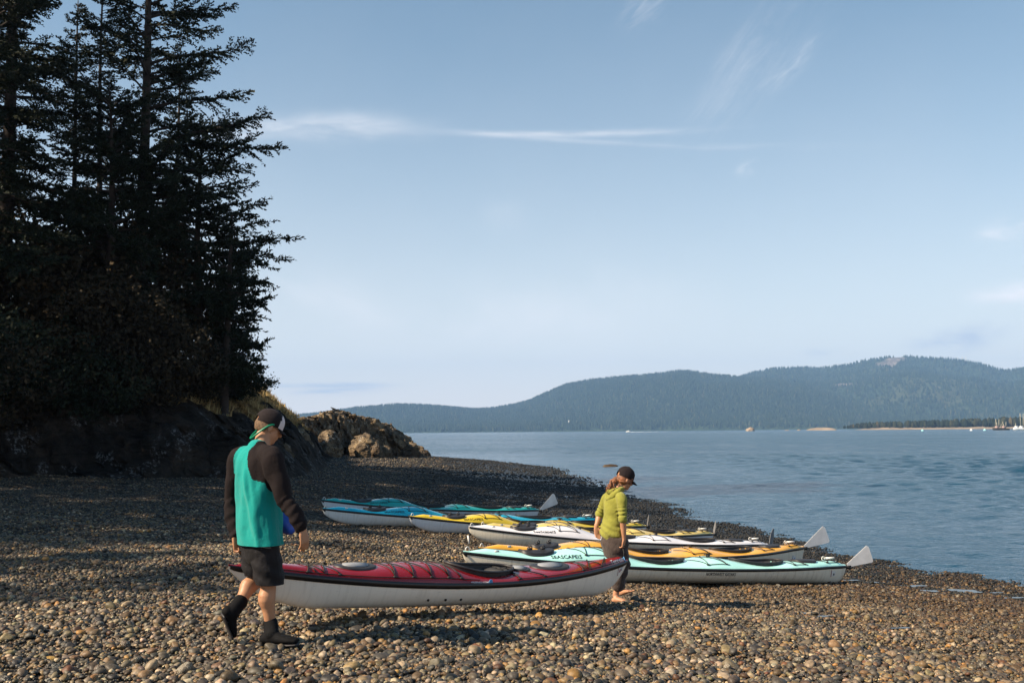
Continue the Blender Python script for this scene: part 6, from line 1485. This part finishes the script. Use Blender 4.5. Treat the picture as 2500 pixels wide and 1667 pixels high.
# boats and poles at anchor on the right edge
pole_m = simple('weathered_pole', (.45, .42, .33), .8, .2, 2)
dk_h = simple('dark_boat_hull', (.04, .035, .03), .6)
for j, (px, nmast, hs_, hull, lab) in enumerate(((2436, 4, 10.0, dk_h, 'dark fishing boat with tall pale poles, left of the smaller one'), (2453, 3, 7.5, dk_h, 'smaller fishing boat with thin poles right of the dark one'), (2484, 1, 6.0, wh, 'low white boat at anchor beside the right edge'), (2496, 2, 15.0, wh, 'boat with one tall pale mast cut by the right edge'))):
    q0 = P(px, 1048, 900); q0[2] = 0; r = empty('moored_boat', q0); Lb = 9 if j < 2 else 8
    s_ = np.linspace(0, 1, 12); bw = 1.6 * np.clip(1 - np.abs(2 * s_ - .9) ** 3, .02, 1); A = []
    for a, w_ in zip(s_, bw): zt_ = 1.5 + .8 * (1 - a) ** 2; A += [[(a - .5) * Lb, -w_, zt_], [(a - .5) * Lb, -w_ * .6, -.2], [(a - .5) * Lb, w_ * .6, -.2], [(a - .5) * Lb, w_, zt_]]
    mb = MB(); mb.add(np.array(A) + q0, grid_faces(12, 4, True)); mb.build('hull', hull, r)
    mb = MB(); mb.box(q0 + [-.8, 0, 2.5], (1.2, 1.1, 1.0)); mb.box(q0 + [-.8, 0, 3.6], (1.4, 1.3, .08)); mb.build('wheelhouse', simple('faded_red_paint', (.42, .28, .25), .6) if j < 2 else wh, r)
    for m_ in range(nmast):
        x_ = (-1.4, 1.0, -.2, 2.2)[m_]; mb = MB(); mb.tube([q0 + [x_, 0, 1.2], q0 + [x_ + (.0, .5, -.6, 1.2)[m_], 0, hs_ * (1, .98, .7, .55)[m_]]], .16, 6); mb.build('mast', pole_m, r)
    tag(r, lab, 'boat', 'boats at anchor off the wooded point')
# houses on the far shore
roof_m = simple('grey_roof', (.25, .25, .26), .8); glass_m = simple('dark_window', (.03, .04, .05), .2)
def house(px, py, D, w, h, lab):
    q0 = P(px, py, D); 
    r = empty('house', q0); mb = MB(); mb.box(q0 + [0, 0, h / 2 - 6], (w / 2, 5, h / 2 + 6)); mb.build('wall', simple('house_paint', (.5, .5, .48), .7), r)
    V = np.array([[-w / 2 - 1, -6, 0], [w / 2 + 1, -6, 0], [w / 2 + 1, 6, 0], [-w / 2 - 1, 6, 0], [-w / 2, 0, h * .5], [w / 2, 0, h * .5]]) + q0 + [0, 0, h + .1]
    mb = MB(); mb.add(V, [[0, 1, 5, 4], [2, 3, 4, 5], [0, 3, 2, 1]], [[0, 4, 3], [1, 2, 5]]); mb.build('roof', roof_m, r, False)
    for i in range(max(2, int(w / 9))): mb = MB(); mb.box(q0 + [-w / 2 + (i + .5) * w / max(2, int(w / 9)), -5.05, h * .5], (1.6, .06, 1.2)); mb.build('window', glass_m, r, False)
    return tag(r, lab, 'house', 'white houses on the far shore')
house(1568, 1029, 4040, 46, 4, 'long low white house among the trees of the far shore'); house(1646, 1031, 4040, 7, 8, 'small white house right of the long low one on the far shore'); house(1389, 1027, 4060, 6, 2.5, 'small pale house left of the long low one on the far shore')
# radio masts on the mountain
for px, py in ((2337, 872), (2349, 868), (2358, 870)):
    b0 = P(px, 886, 6280); t0 = P(px, py, 6280); mb = MB(); mb.tube([b0, t0], 1.3, 4); tag(mb.build('radio_mast', pole_m), {2337: 'leftmost thin mast on the mountain ridge', 2349: 'tallest thin mast on the mountain ridge, between two others', 2358: 'rightmost thin mast on the mountain ridge'}[px], 'mast', 'masts on the mountain ridge')
# the crow on the outcrop
q0 = P(815, 1004, 69.5); dkf = simple('black_feathers', (.012, .012, .014), .5)
b = MB(); f = unit([-1, 0, .3]); loft(b, [q0 + f * -.26 + [0, 0, .16], q0 + f * -.1 + [0, 0, .17], q0 + f * .05 + [0, 0, .17], q0 + f * .13 + [0, 0, .2], q0 + f * .20 + [0, 0, .215]], [(.03, .012), (.06, .05), (.07, .07), (.045, .045), (.035, .035)], (0, 1, 0), 12)
loft(b, [q0 + f * .22 + [0, 0, .21], q0 + f * .29 + [0, 0, .2]], [.014, .004], (0, 1, 0), 6, 2)
for sd in (-.03, .03): loft(b, [q0 + [0, sd, .14], q0 + [0, sd, -.06]], [.012, .008], (1, 0, 0), 6, 2)
V, F, N_ = remesh(b, .012, 1); cr_ = empty('crow', q0); obj('body', V, F, dkf, cr_); tag(cr_, 'black bird perched on top of the rock outcrop', 'bird')
